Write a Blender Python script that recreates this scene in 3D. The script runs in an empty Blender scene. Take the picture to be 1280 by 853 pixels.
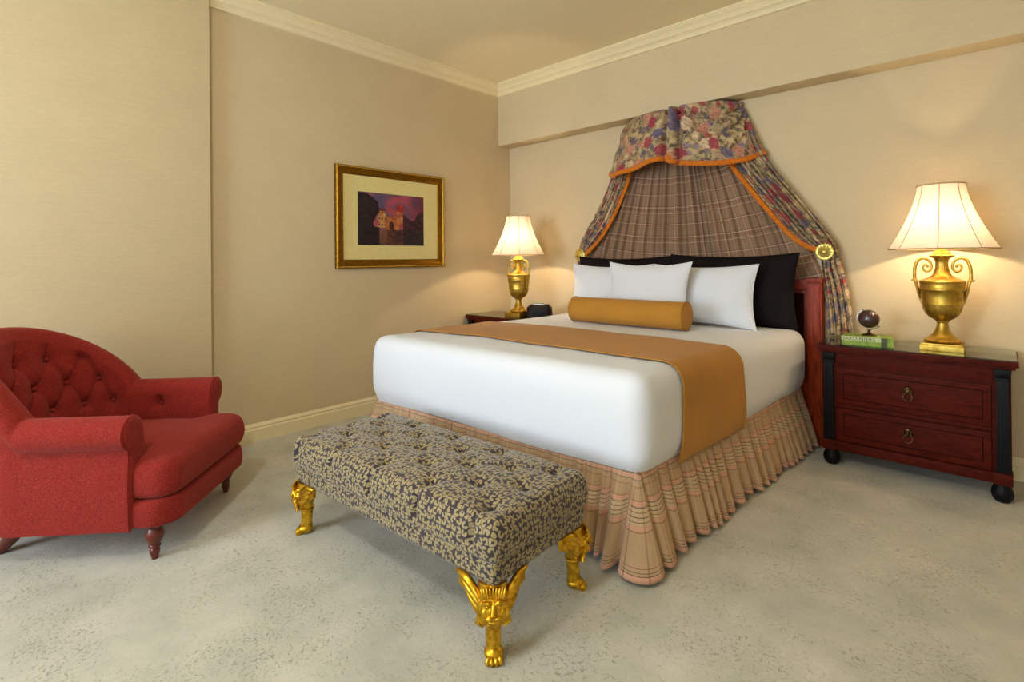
import bpy, bmesh, math, random
import numpy as np
from mathutils import Vector, Matrix, noise
random.seed(7); rng = np.random.default_rng(7)
PI = math.pi
COL = bpy.context.scene.collection

# ------------------------------------------------------------------ materials
def srgb(r, g, b):
    f = lambda c: (c/255)/12.92 if c/255 <= .04045 else ((c/255+.055)/1.055)**2.4
    return (f(r), f(g), f(b), 1)

class NT:
    def __init__(s, name):
        s.m = bpy.data.materials.new(name); s.m.use_nodes = True
        s.t = s.m.node_tree; s.bsdf = s.t.nodes['Principled BSDF']; s.out = s.t.nodes['Material Output']
    def n(s, typ, **kw):
        nd = s.t.nodes.new('ShaderNode'+typ)
        ins = kw.pop('i', {})
        for k, v in kw.items(): setattr(nd, k, v)
        for k, v in ins.items(): s.set(nd.inputs[k], v)
        return nd
    def set(s, sock, v):
        if isinstance(v, bpy.types.NodeSocket): s.t.links.new(v, sock)
        elif isinstance(v, bpy.types.Node): s.t.links.new(v.outputs[0], sock)
        else: sock.default_value = v
    def math(s, op, a, b=0.0, c=0.0, clamp=False):
        nd = s.t.nodes.new('ShaderNodeMath'); nd.operation = op; nd.use_clamp = clamp
        s.set(nd.inputs[0], a); s.set(nd.inputs[1], b); s.set(nd.inputs[2], c); return nd.outputs[0]
    def mix(s, f, a, b, mode='MIX'):
        nd = s.t.nodes.new('ShaderNodeMix'); nd.data_type = 'RGBA'; nd.blend_type = mode
        s.set(nd.inputs[0], f); s.set(nd.inputs[6], a); s.set(nd.inputs[7], b); return nd.outputs[2]
    def ramp(s, f, pts, interp='LINEAR'):
        nd = s.t.nodes.new('ShaderNodeValToRGB'); s.set(nd.inputs[0], f); cr = nd.color_ramp; cr.interpolation = interp
        while len(cr.elements) < len(pts): cr.elements.new(.5)
        for e, (p, c) in zip(cr.elements, pts): e.position = p; e.color = c if len(c) == 4 else (*c, 1)
        return nd.outputs[0]
    def coord(s, kind='Object', scale=None, vec=None):
        v = vec if vec is not None else s.n('TexCoord').outputs[kind]
        if scale is None: return v
        mp = s.n('Mapping', i={'Vector': v, 'Scale': scale}); return mp.outputs[0]
    def noise(s, vec, scale, detail=3, rough=.5, dist=0):
        return s.n('TexNoise', i={'Vector': vec, 'Scale': scale, 'Detail': detail, 'Roughness': rough, 'Distortion': dist}).outputs[0]
    def bump(s, h, strength=.3, dist=.002):
        b = s.n('Bump', i={'Height': h, 'Strength': strength, 'Distance': dist}); s.t.links.new(b.outputs[0], s.bsdf.inputs['Normal'])
    def base(s, col, rough=.6, metal=0, spec=.5, sheen=0, coat=0):
        b = s.bsdf
        s.set(b.inputs['Base Color'], col); s.set(b.inputs['Roughness'], rough); b.inputs['Metallic'].default_value = metal
        b.inputs['Specular IOR Level'].default_value = spec
        b.inputs['Sheen Weight'].default_value = sheen; b.inputs['Sheen Roughness'].default_value = .5
        b.inputs['Coat Weight'].default_value = coat; b.inputs['Coat Roughness'].default_value = .08

def simple(name, col, rough=.6, metal=0, spec=.5, sheen=0, coat=0, var=.12, vscale=20, bscale=200, bstr=.15, bdist=.001):
    t = NT(name); v = t.coord()
    nz = t.noise(v, vscale, 3)
    dark = tuple(c*(1-var) for c in col[:3])+(1,); lite = tuple(min(1, c*(1+var)) for c in col[:3])+(1,)
    t.base(t.ramp(nz, [(.3, dark), (.7, lite)]), rough, metal, spec, sheen, coat)
    if bstr: t.bump(t.noise(v, bscale, 2), bstr, bdist)
    return t.m

M = {}
# wallpaper: fine horizontal slubs
def wallpaper(name, col):
    t = NT(name); v = t.coord('Generated'); v = t.coord('Object')
    a = t.noise(t.coord(vec=v, scale=(9, 9, 160)), 1, 4, .6)
    b = t.noise(t.coord(vec=v, scale=(2.5, 2.5, 4)), 1, 3)
    g = t.noise(t.coord(vec=v, scale=(40, 40, 120)), 1, 3, .7)
    f = t.math('ADD', t.math('MULTIPLY', a, .4), t.math('ADD', t.math('MULTIPLY', b, .25), t.math('MULTIPLY', g, .35)))
    lo = tuple(c*.945 for c in col[:3]); hi = tuple(c*1.055 for c in col[:3])
    t.base(t.ramp(f, [(.38, lo), (.62, hi)]), .75, 0, .25)
    t.bump(g, .12, .002); return t.m
M['wall'] = wallpaper('linen_wallpaper', srgb(205, 188, 152))
M['ceiling'] = simple('ceiling_paint', srgb(232, 220, 184), .85, 0, .2, var=.02, bstr=.05)
M['trim'] = simple('cream_trim_paint', srgb(232, 218, 178), .45, 0, .4, var=.02, bstr=.03)
# carpet
def carpet():
    t = NT('sculpted_carpet'); v = t.coord('Object')
    mott = t.noise(v, 3.2, 4, .6); pile = t.noise(v, 420, 2, .7); med = t.noise(v, 60, 3, .6)
    dv = t.n('VectorMath', operation='ADD', i={0: v, 1: t.n('VectorMath', operation='SCALE', i={0: t.n('TexNoise', i={'Vector': v, 'Scale': 7, 'Detail': 3}).outputs[1], 'Scale': .34}).outputs[0]}).outputs[0]
    vo = t.n('TexVoronoi', feature='DISTANCE_TO_EDGE', i={'Vector': dv, 'Scale': 16}).outputs[0]
    vo2 = t.n('TexVoronoi', feature='DISTANCE_TO_EDGE', i={'Vector': dv, 'Scale': 44}).outputs[0]
    l1 = t.math('LESS_THAN', vo, .030); l2 = t.math('LESS_THAN', vo2, .060)
    brk = t.ramp(t.noise(v, 70, 3), [(.46, (0, 0, 0)), (.58, (1, 1, 1))]); reg = t.ramp(t.noise(v, 2.6, 3), [(.36, (0, 0, 0)), (.6, (1, 1, 1))])
    reg2 = t.ramp(t.noise(v, 4.7, 2), [(.45, (0, 0, 0)), (.6, (1, 1, 1))])
    lines = t.math('MULTIPLY', t.math('MAXIMUM', t.math('MULTIPLY', l1, reg), t.math('MULTIPLY', l2, reg2)), brk)
    col = t.ramp(mott, [(.3, srgb(174, 174, 160)), (.5, srgb(190, 188, 173)), (.72, srgb(206, 200, 186))])
    col = t.mix(t.math('MULTIPLY', t.math('SUBTRACT', med, .35), .5, clamp=True), col, srgb(150, 146, 118))
    col = t.mix(t.math('MULTIPLY', lines, .5), col, srgb(112, 104, 74))
    t.base(col, .95, 0, .1, sheen=.15)
    h = t.math('ADD', t.math('MULTIPLY', pile, .5), t.math('MULTIPLY', lines, -1.2)); t.bump(h, .5, .004); return t.m
M['carpet'] = carpet()

def white_cloth(name, col=(.70, .72, .76, 1)):
    t = NT(name); v = t.coord('Object')
    t.base(t.mix(t.math('MULTIPLY', t.noise(v, 3, 2), .06), col, (.6, .62, .66, 1)), .85, 0, .15, sheen=.1)
    h = t.math('ADD', t.noise(v, 5, 2), t.math('MULTIPLY', t.noise(v, 500, 2), .05)); t.bump(h, .25, .01); return t.m
M['white'] = white_cloth('white_cotton')
M['gold_cloth'] = simple('mustard_cloth', srgb(178, 124, 46), .8, 0, .15, .1, var=.06, vscale=6, bscale=350, bstr=.25)
M['black_cloth'] = simple('black_brown_satin', srgb(20, 13, 13), .7, 0, .12, 0, var=.15, vscale=8, bscale=300, bstr=.2)
# red chenille
def chenille():
    t = NT('red_chenille'); v = t.coord('Object')
    a = t.noise(v, 260, 3, .7); b = t.noise(v, 12, 3)
    c = t.ramp(a, [(.3, srgb(90, 17, 13)), (.5, srgb(130, 35, 27)), (.72, srgb(166, 64, 54))])
    c = t.mix(t.math('MULTIPLY', b, .25), c, srgb(150, 36, 26))
    t.base(c, .9, 0, .15, sheen=.2); t.bsdf.inputs['Sheen Tint'].default_value = srgb(255, 160, 150)
    t.bump(a, .55, .003); return t.m
M['red'] = chenille()
# mahogany
def wood(name, c0, c1, rough=.3, scale=(1, 1, 14), coat=.5, spec=.5):
    t = NT(name); v = t.coord('Object', scale)
    a = t.noise(v, 3, 5, .6, 1.2); b = t.noise(v, 26, 3, .6, .5)
    f = t.math('ADD', t.math('MULTIPLY', a, .7), t.math('MULTIPLY', b, .3))
    t.base(t.ramp(f, [(.35, c0), (.65, c1)]), rough, 0, spec, coat=coat); t.bump(b, .04, .001); return t.m
M['mahogany'] = wood('mahogany', srgb(54, 9, 3), srgb(90, 24, 7), .55, (3, 12, 12), 0, .1)
M['mahogany_v'] = wood('mahogany_upright', srgb(96, 24, 6), srgb(158, 56, 14), .4, (10, 10, 1.5), 0, .15)
M['leg_wood'] = wood('leg_mahogany', srgb(66, 18, 9), srgb(108, 34, 18), .35, (4, 4, 4), .2)
M['ebony'] = simple('ebonised_wood', srgb(9, 9, 11), .5, 0, .2, var=.2, bstr=.05)
M['inlay'] = simple('dark_inlay', srgb(40, 9, 5), .75, 0, .05, var=.1, bstr=0)
# metals
def metal(name, c0, c1, rough=.3, bs=60, bstr=.25, metal=1.0):
    t = NT(name); v = t.coord('Object'); nz = t.noise(v, bs, 4, .6)
    t.base(t.ramp(nz, [(.35, c0), (.62, c1)]), t.ramp(nz, [(.3, (rough*1.3,)*3), (.7, (rough*.8,)*3)]), metal, .5)
    t.bump(nz, bstr, .0015); return t.m
M['gold'] = metal('gilded_metal', srgb(176, 128, 22), srgb(236, 190, 58), .34, 40, .2)
M['lamp_gold'] = metal('antique_gold', srgb(176, 140, 52), srgb(212, 178, 84), .40, 24, .12)
M['brass'] = metal('pale_brass', srgb(170, 148, 64), srgb(214, 196, 112), .4, 60, .1)
M['bronze'] = metal('dark_bronze', srgb(46, 34, 26), srgb(120, 100, 66), .35, 90, .2)
M['frame_gold'] = metal('picture_frame_gold', srgb(92, 62, 14), srgb(160, 116, 36), .38, 120, .4)
M['frame_gold_bright'] = metal('burnished_gold', srgb(180, 132, 40), srgb(232, 190, 84), .25, 160, .5)
M['silver'] = metal('brushed_silver', srgb(150, 146, 150), srgb(205, 200, 205), .35, 90, .1)
M['globe'] = simple('dark_globe_lacquer', srgb(58, 30, 34), .28, 0, .6, coat=.5, var=.35, vscale=25, bstr=.1)
M['mat'] = simple('cream_mat_board', srgb(226, 214, 150), .8, 0, .2, var=.03, bstr=.03)
M['plastic'] = simple('dark_brown_plastic', srgb(34, 17, 18), .6, 0, .25, var=.1, bstr=.02)
M['paper'] = simple('page_paper', srgb(226, 212, 160), .8, 0, .2, var=.05, bstr=.05)
M['book_green'] = simple('green_book_cloth', srgb(138, 162, 62), .55, 0, .4, var=.25, vscale=60, bstr=.05)
M['book_pale'] = simple('pale_green_band', srgb(198, 204, 150), .5, 0, .4, var=.08, bstr=.02)
M['book_dark'] = simple('dark_green_band', srgb(66, 76, 46), .5, 0, .4, var=.2, bstr=.02)
M['ink'] = simple('dark_ink', srgb(58, 66, 40), .6, var=.05, bstr=0)
# lamp shade fabric
def shade():
    t = NT('pleated_silk_shade'); v = t.coord('Object')
    d = t.n('BsdfDiffuse', i={'Color': (.80, .70, .60, 1)}); tr = t.n('BsdfTranslucent', i={'Color': (.80, .66, .50, 1)})
    nz = t.noise(t.coord(vec=v, scale=(60, 60, 6)), 6, 2)
    bp = t.n('Bump', i={'Height': nz, 'Strength': .1}); t.t.links.new(bp.outputs[0], d.inputs['Normal'])
    mx = t.n('MixShader', i={0: .22, 1: d.outputs[0], 2: tr.outputs[0]})
    t.t.links.new(mx.outputs[0], t.out.inputs[0]); return t.m
M['shade'] = shade()
M['shade_trim'] = simple('shade_braid', srgb(190, 160, 118), .8, var=.05, bstr=0)
def bulbm():
    t = NT('frosted_bulb'); v = t.coord()
    e = t.n('Emission', i={'Color': (1, .78, .5, 1), 'Strength': 4.0}); t.t.links.new(e.outputs[0], t.out.inputs[0]); return t.m
M['bulb'] = bulbm()
def glassm(name, tint=(.93, .97, .93, 1), thr=.12, k=.9):
    t = NT(name); lw = t.n('LayerWeight', i={'Blend': .35})
    tr = t.n('BsdfTransparent', i={'Color': tint}); g = t.n('BsdfGlossy', i={'Color': (1, 1, 1, 1), 'Roughness': .03})
    f = t.math('ADD', t.math('MULTIPLY', lw.outputs['Fresnel'], k), thr*.3, clamp=True)
    mx = t.n('MixShader', i={0: f, 1: tr.outputs[0], 2: g.outputs[0]}); t.t.links.new(mx.outputs[0], t.out.inputs[0]); return t.m
M['glass'] = glassm('sheet_glass', (.72, .80, .70, 1)); M['pane'] = glassm('window_glass', (1, 1, 1, 1), .05); M['museum'] = glassm('low_glare_glass', (1, 1, 1, 1), .0, .06)

# scroll pattern on the bench: broken rings, tan on aubergine
def scroll():
    t = NT('scroll_brocade'); uv = t.n('TexCoord').outputs['UV']
    wv = t.n('VectorMath', operation='ADD', i={0: uv, 1: t.n('VectorMath', operation='SCALE', i={0: t.n('TexNoise', i={'Vector': uv, 'Scale': 42, 'Detail': 1}).outputs[1], 'Scale': .009}).outputs[0]}).outputs[0]
    def rings(scale, off):
        mp = t.n('Mapping', i={'Vector': wv, 'Location': (off, off*.7, 0)}).outputs[0]
        vo = t.n('TexVoronoi', voronoi_dimensions='2D', i={'Vector': mp, 'Scale': scale, 'Randomness': .38})
        d = vo.outputs['Distance']
        ed = t.n('TexVoronoi', voronoi_dimensions='2D', feature='DISTANCE_TO_EDGE', i={'Vector': mp, 'Scale': scale, 'Randomness': .38}).outputs[0]
        ring = t.math('MULTIPLY', t.math('MULTIPLY', t.math('GREATER_THAN', d, .15), t.math('LESS_THAN', d, .52)), t.math('GREATER_THAN', ed, .045))
        dif = t.n('VectorMath', operation='SUBTRACT', i={0: mp, 1: vo.outputs['Position']}).outputs[0]
        sp = t.n('SeparateXYZ', i={0: dif}); ang = t.math('ARCTAN2', sp.outputs[1], sp.outputs[0])
        rc = t.n('SeparateColor', i={0: vo.outputs['Color']}).outputs[0]
        a = t.math('COSINE', t.math('ADD', ang, t.math('MULTIPLY', rc, 6.28)))
        return t.math('MULTIPLY', ring, t.math('LESS_THAN', a, .72))
    r = t.math('MAXIMUM', rings(40, 0), 0.0)
    e = t.n('TexVoronoi', voronoi_dimensions='2D', feature='DISTANCE_TO_EDGE', i={'Vector': wv, 'Scale': 37, 'Randomness': .75}).outputs[0]
    nz = t.noise(uv, 90, 1); extra = t.math('MULTIPLY', t.math('LESS_THAN', e, .07), t.math('GREATER_THAN', nz, .56))
    f = r
    thr = t.noise(t.coord(vec=uv, scale=(1, 1, 1)), 700, 1)
    tan = t.mix(t.math('MULTIPLY', thr, .6), srgb(166, 150, 106), srgb(108, 90, 56))
    dk = t.mix(t.math('MULTIPLY', thr, .6), srgb(60, 47, 54), srgb(28, 21, 27))
    t.base(t.mix(f, dk, tan), .7, 0, .3, sheen=.25); t.bump(t.math('ADD', f, t.math('MULTIPLY', thr, .4)), .25, .0015); return t.m
M['scroll'] = scroll()

# plaid (UV metres), ruffle cloth
def plaid(name, base, period_v, stripes_v, period_u, seed=0, dull=1.0, off=0.0):
    t = NT(name); uv = t.n('TexCoord').outputs['UV']; s = t.n('SeparateXYZ', i={0: uv}); u = s.outputs[0]; v = s.outputs[1]
    vv = t.math('ADD', v, t.math('MULTIPLY', t.math('SUBTRACT', t.noise(uv, 6, 2), .5), .012))
    def band(c, per, pos, w):   # 1 inside a stripe of width w centred at pos (metres, wraps each period)
        x = t.math('PINGPONG', t.math('SUBTRACT', c, pos), per/2)
        return t.math('LESS_THAN', x, w/2)
    col = t.mix(t.math('MULTIPLY', t.noise(t.coord(vec=uv, scale=(300, 20, 1)), 1, 2), .5), base, tuple(x*.72 for x in base[:3])+(1,))
    pink = srgb(210, 156, 132); dark = srgb(64, 40, 46); cream = srgb(214, 192, 156); red = srgb(142, 72, 60); brown = srgb(120, 86, 60)
    pal = {'p': pink, 'd': dark, 'c': cream, 'r': red, 'b': brown}
    for pos, w, k, o in stripes_v:
        col = t.mix(t.math('MULTIPLY', band(vv, period_v, pos+off, w), o), col, pal[k])
    for pos, w, k, o in [(.02, .012, 'p', .5), (.035, .003, 'd', .5), (.005, .003, 'd', .5), (.09, .004, 'd', .35), (.115, .008, 'c', .3), (.13, .003, 'r', .22)]:
        col = t.mix(t.math('MULTIPLY', band(u, period_u, pos, w), o), col, pal[k])
    t.base(col, .85, 0, .15, sheen=.1); t.bump(t.noise(uv, 400, 2), .2, .001); return t.m
M['plaid_skirt'] = plaid('plaid_skirt_cloth', srgb(188, 158, 122), 1.0,
    [(.024, .014, 'p', .7), (.011, .003, 'd', .8), (.036, .003, 'd', .7), (.060, .004, 'r', .5), (.163, .062, 'c', .35), (.118, .014, 'p', .8), (.131, .0035, 'd', .8), (.148, .003, 'd', .75),
     (.165, .0035, 'd', .8), (.182, .003, 'd', .7), (.107, .003, 'r', .7), (.203, .014, 'p', .8), (.215, .003, 'r', .8), (.335, .003, 'r', .7), (.350, .003, 'd', .7), (.372, .020, 'p', .75), (.361, .003, 'd', .8)], .22)
M['plaid_wall'] = plaid('plaid_canopy_lining', srgb(150, 120, 94), .26,
    [(.0, .005, 'c', .7), (.012, .005, 'r', .8), (.024, .003, 'd', .8), (-.012, .003, 'd', .7), (.05, .004, 'c', .7), (.06, .003, 'r', .8), (.14, .004, 'd', .6), (.15, .005, 'c', .6), (.16, .004, 'r', .7)], .19)
# floral chintz
def floral():
    t = NT('floral_chintz'); uv = t.n('TexCoord').outputs['UV']
    def warp(sc, amt): return t.n('VectorMath', operation='ADD', i={0: uv, 1: t.n('VectorMath', operation='SCALE', i={0: t.n('TexNoise', i={'Vector': uv, 'Scale': sc, 'Detail': 4}).outputs[1], 'Scale': amt}).outputs[0]}).outputs[0]
    wv = warp(24, .10); wl = warp(34, .06)
    def soft(d, r, w): return t.n('MapRange', i={0: d, 1: r-w, 2: r+w, 3: 1.0, 4: 0.0}).outputs[0]
    col = t.ramp(t.noise(uv, 18, 4), [(.3, srgb(128, 108, 80)), (.5, srgb(170, 148, 110)), (.7, srgb(196, 174, 132))])
    for sc, thr, pal in ((24, .44, [(.15, srgb(58, 66, 48)), (.4, srgb(110, 116, 82)), (.65, srgb(80, 66, 78)), (.85, srgb(128, 96, 70))]), (40, .52, [(.2, srgb(64, 48, 62)), (.5, srgb(86, 92, 62)), (.8, srgb(150, 70, 66))])):
        lf = t.n('TexVoronoi', voronoi_dimensions='2D', i={'Vector': wl, 'Scale': sc}).outputs
        lm = t.math('MULTIPLY', soft(lf['Distance'], .36, .08), t.ramp(t.noise(uv, 13, 2), [(thr-.04, (0, 0, 0)), (thr+.04, (1, 1, 1))]))
        col = t.mix(t.math('MULTIPLY', lm, .85), col, t.ramp(t.n('SeparateColor', i={0: lf['Color']}).outputs[1], pal))
    def flowers(sc, off, r, pal, rb):
        mp = t.n('Mapping', i={'Vector': wv, 'Location': (off, off*1.7, 0)}).outputs[0]
        v = t.n('TexVoronoi', voronoi_dimensions='2D', i={'Vector': mp, 'Scale': sc, 'Randomness': .85})
        d = v.outputs['Distance']; rc = t.n('SeparateColor', i={0: v.outputs['Color']})
        petal = t.ramp(t.math('FRACT', t.math('ADD', t.math('MULTIPLY', d, 5), t.math('MULTIPLY', t.noise(wv, 60, 3), 1.6))), [(0, (.5,)*3), (.45, (1.1,)*3), (1, (.6,)*3)])
        c = t.mix(1.0, t.ramp(rc.outputs[0], pal, 'CONSTANT'), petal, 'MULTIPLY')
        return t.math('MULTIPLY', soft(d, r, .05), t.math('GREATER_THAN', rc.outputs[2], rb)), c
    for args in [(12.5, .3, .36, [(0, srgb(104, 92, 116)), (.26, srgb(214, 186, 146)), (.66, srgb(146, 122, 138)), (.85, srgb(164, 72, 70))], .38),
                 (7.2, 1.1, .36, [(0, srgb(164, 58, 74)), (.26, srgb(224, 196, 158)), (.62, srgb(200, 136, 112)), (.84, srgb(110, 98, 126))], .28)]:
        m, c = flowers(*args); col = t.mix(t.math('MULTIPLY', m, .9), col, c)
    t.base(col, .65, 0, .25, sheen=.05); t.bump(t.noise(uv, 300, 2), .15, .001); return t.m
M['floral'] = floral()
M['fringe'] = simple('orange_fringe', srgb(204, 112, 22), .8, 0, .2, .2, var=.3, vscale=120, bscale=300, bstr=.5)

# ------------------------------------------------------------------ mesh helpers
def link(o, parent=None):
    COL.objects.link(o)
    if parent is not None: o.parent = parent
    return o
def mesh_obj(name, verts, faces, mat, parent=None, uvs=None, smooth=True, loc=None, rot=None, recalc=True):
    me = bpy.data.meshes.new(name); me.from_pydata([tuple(map(float, v)) for v in verts], [], faces)
    if uvs is not None:
        ul = me.uv_layers.new(name='UVMap'); flat = []
        for p in me.polygons:
            for li in p.loop_indices:
                vi = me.loops[li].vertex_index
                flat += list(uvs(p.index, vi) if callable(uvs) else uvs[vi])
        ul.data.foreach_set('uv', flat)
    if recalc:
        bm = bmesh.new(); bm.from_mesh(me); bmesh.ops.recalc_face_normals(bm, faces=bm.faces); bm.to_mesh(me); bm.free()
    me.materials.append(mat)
    if smooth: me.polygons.foreach_set('use_smooth', [True]*len(me.polygons))
    o = bpy.data.objects.new(name, me); link(o, parent)
    if loc is not None: o.location = loc
    if rot is not None: o.rotation_euler = rot
    return o
class MB:
    def __init__(s): s.v = []; s.f = []
    def add(s, v, f):
        b = len(s.v); s.v += [tuple(map(float, p)) for p in v]; s.f += [tuple(i+b for i in q) for q in f]; return s
    def box(s, x0, x1, y0, y1, z0, z1):
        return s.add([(x0,y0,z0),(x1,y0,z0),(x1,y1,z0),(x0,y1,z0),(x0,y0,z1),(x1,y0,z1),(x1,y1,z1),(x0,y1,z1)],
                     [(0,3,2,1),(4,5,6,7),(0,1,5,4),(1,2,6,5),(2,3,7,6),(3,0,4,7)])
    def lathe(s, prof, n=40, cx=0, cy=0, flute=None, cap=True):
        v = []; f = []
        for (r, z) in prof:
            for k in range(n):
                a = 2*PI*k/n; rr = r*(1+(flute(a, z) if flute else 0)); v.append((cx+rr*math.cos(a), cy+rr*math.sin(a), z))
        m = len(prof)
        for j in range(m-1):
            for k in range(n): f.append((j*n+k, j*n+(k+1) % n, (j+1)*n+(k+1) % n, (j+1)*n+k))
        if cap: f.append(tuple(range(n))[::-1]); f.append(tuple((m-1)*n+k for k in range(n)))
        return s.add(v, f)
    def tube(s, path, r, n=10, closed=False):
        path = [Vector(p) for p in path]; m = len(path); rad = r if hasattr(r, '__len__') else [r]*m
        v = []; f = []; up = None
        for i, p in enumerate(path):
            t = (path[(i+1) % m]-path[i-1]) if closed else (path[min(i+1, m-1)]-path[max(i-1, 0)])
            t.normalize()
            if up is None:
                up = Vector((0, 0, 1)) if abs(t.z) < .9 else Vector((1, 0, 0))
            u = (up-t*up.dot(t)).normalized(); w = t.cross(u); up = u
            for k in range(n):
                a = 2*PI*k/n; v.append(p+rad[i]*(math.cos(a)*u+math.sin(a)*w))
        for i in range(m if closed else m-1):
            j = (i+1) % m
            for k in range(n): f.append((i*n+k, i*n+(k+1) % n, j*n+(k+1) % n, j*n+k))
        if not closed: f.append(tuple(range(n))[::-1]); f.append(tuple((m-1)*n+k for k in range(n)))
        return s.add(v, f)
    def ell(s, c, r, nu=20, nv=12, R=None, fn=None):
        v = []; f = []
        for j in range(nv+1):
            ph = -PI/2+PI*j/nv
            for k in range(nu):
                a = 2*PI*k/nu; d = Vector((math.cos(ph)*math.cos(a), math.cos(ph)*math.sin(a), math.sin(ph)))
                q = Vector((d.x*r[0], d.y*r[1], d.z*r[2]))
                if fn: q = q*(1+fn(d))
                if R is not None: q = R @ q
                v.append(q+Vector(c))
        for j in range(nv):
            for k in range(nu): f.append((j*nu+k, j*nu+(k+1) % nu, (j+1)*nu+(k+1) % nu, (j+1)*nu+k))
        return s.add(v, f)
    def ext(s, poly, d0, d1, axis='y'):   # polygon in two axes, pushed along the third
        n = len(poly)
        def P(a, b, d): return {'x': (d, a, b), 'y': (a, d, b), 'z': (a, b, d)}[axis]
        v = [P(a, b, d0) for a, b in poly]+[P(a, b, d1) for a, b in poly]
        f = [tuple(range(n)), tuple(range(n, 2*n))[::-1]]+[(i, i+n, (i+1) % n+n, (i+1) % n) for i in range(n)]
        return s.add(v, f)
    def build(s, name, mat, parent=None, smooth=False, bevel=0, seg=2, loc=None, rot=None, auto=True, merge=False):
        o = mesh_obj(name, s.v, s.f, mat, parent, None, smooth, loc, rot)
        if merge or bevel:
            bm = bmesh.new(); bm.from_mesh(o.data)
            if merge: bmesh.ops.remove_doubles(bm, verts=bm.verts, dist=1e-5)
            if bevel:
                bm.normal_update()
                es = [e for e in bm.edges if len(e.link_faces) == 2 and e.calc_face_angle(0) > .5]
                bmesh.ops.bevel(bm, geom=es, offset=bevel, segments=seg, profile=.7, affect='EDGES', clamp_overlap=True)
            bm.to_mesh(o.data); bm.free()
            if bevel: o.data.polygons.foreach_set('use_smooth', [True]*len(o.data.polygons)); o.data.set_sharp_from_angle(angle=.6)
        if smooth: o.data.set_sharp_from_angle(angle=.9)
        return o
def grid_obj(name, P, UV, mat, parent=None, closed_u=False, thick=0, **kw):
    """P[nu][nv][3] -> mesh with UV per vertex"""
    P = np.asarray(P, float); nu, nv = P.shape[:2]; v = P.reshape(-1, 3); f = []
    for i in range(nu-1):
        for j in range(nv-1): f.append((i*nv+j, (i+1)*nv+j, (i+1)*nv+j+1, i*nv+j+1))
    uv = None if UV is None else np.asarray(UV, float).reshape(-1, 2)
    o = mesh_obj(name, v, f, mat, parent, uv, recalc=False, **kw)
    if thick:
        md = o.modifiers.new('thickness', 'SOLIDIFY'); md.thickness = thick; md.offset = 0
    return o
def empty(name, loc=(0,0,0), rz=0, label=None, cat=None, group=None):
    o = bpy.data.objects.new(name, None); COL.objects.link(o); o.location = loc; o.rotation_euler = (0, 0, rz); o.empty_display_size = .1
    return tag(o, label, cat, group)
def tag(o, label=None, cat=None, group=None, kind=None):
    if label: o['label'] = label
    if cat: o['category'] = cat
    if group: o['group'] = group
    if kind: o['kind'] = kind
    return o
def struct(name, mb, mat, **kw):
    o = mb.build(name, mat, **kw); o['kind'] = 'structure'; return o
def copy_tree(o, parent=None):
    c = o.copy(); COL.objects.link(c); c.parent = parent
    for ch in list(o.children): copy_tree(ch, c)
    return c

def rounded_box(hx, hy, z0, z1, r, step, fn=None, bottom=True, skip=None):
    """surface of a rounded box; returns verts, faces, face normals axis for UVs. fn maps Nx3 array + normals -> Nx3"""
    def ticks(a, b):
        n = max(2, int(round((b-a)/step))); 
        t = np.linspace(a, b, n+1); return t
    X = ticks(-hx, hx); Y = ticks(-hy, hy); Z = ticks(z0, z1); V = {}; vs = []; fs = []; ax = []
    def vid(p):
        k = tuple(np.round(p, 6))
        if k not in V: V[k] = len(vs); vs.append(p)
        return V[k]
    def face(axis, val, A, B, mk):
        for i in range(len(A)-1):
            for j in range(len(B)-1):
                fs.append(tuple(vid(mk(a, b)) for a, b in ((A[i], B[j]), (A[i+1], B[j]), (A[i+1], B[j+1]), (A[i], B[j+1])))); ax.append(axis)
    face(2, z1, X, Y, lambda a, b: (a, b, z1))
    if bottom: face(2, z0, X, Y, lambda a, b: (a, b, z0))
    for val in (-hy, hy):
        if skip != ('y', val > 0): face(1, val, X, Z, lambda a, b, v=val: (a, v, b))
    for val in (-hx, hx): face(0, val, Y, Z, lambda a, b, v=val: (v, a, b))
    P = np.array(vs, float); zc0 = z0+r if bottom else z0-1; 
    I = np.stack([np.clip(P[:, 0], -hx+r, hx-r), np.clip(P[:, 1], -hy+r, hy-r), np.clip(P[:, 2], zc0, z1-r)], 1)
    D = P-I; L = np.linalg.norm(D, axis=1, keepdims=True); N = D/np.maximum(L, 1e-9); Q = I+N*r
    if fn: Q = fn(Q, N)
    return Q, fs, ax
def box_uv(Q, fs, ax, s=1.0):
    def g(fi, vi):
        p = Q[vi]; a = ax[fi]
        return (p[0]*s, p[1]*s) if a == 2 else ((p[0]*s, p[2]*s+3.3) if a == 1 else (p[1]*s+5.1, p[2]*s+3.3))
    return g

# ------------------------------------------------------------------ camera
H = 1.3; F, YAW, PITCH, ROLL, SX, SY, CX, CY = 651.81, .75046, .00317, -.0091, 3.2118, 104.505, 3.95124, -4.17448
f_ = Vector((-math.sin(YAW)*math.cos(PITCH), math.cos(YAW)*math.cos(PITCH), math.sin(PITCH)))
r_ = Vector((math.cos(YAW), math.sin(YAW), 0)); u_ = r_.cross(f_)
R_ = r_*math.cos(ROLL)+u_*math.sin(ROLL); U_ = -r_*math.sin(ROLL)+u_*math.cos(ROLL)
cd = bpy.data.cameras.new('camera'); cam = bpy.data.objects.new('camera', cd); COL.objects.link(cam)
cam.matrix_world = Matrix(((R_.x, U_.x, -f_.x, CX), (R_.y, U_.y, -f_.y, CY), (R_.z, U_.z, -f_.z, H), (0, 0, 0, 1)))
cd.sensor_fit = 'HORIZONTAL'; cd.sensor_width = 36; cd.lens = F*36/1280
cd.shift_x = -SX/1280; cd.shift_y = -SY/1280; cd.clip_start = .05
bpy.context.scene.camera = cam

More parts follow.
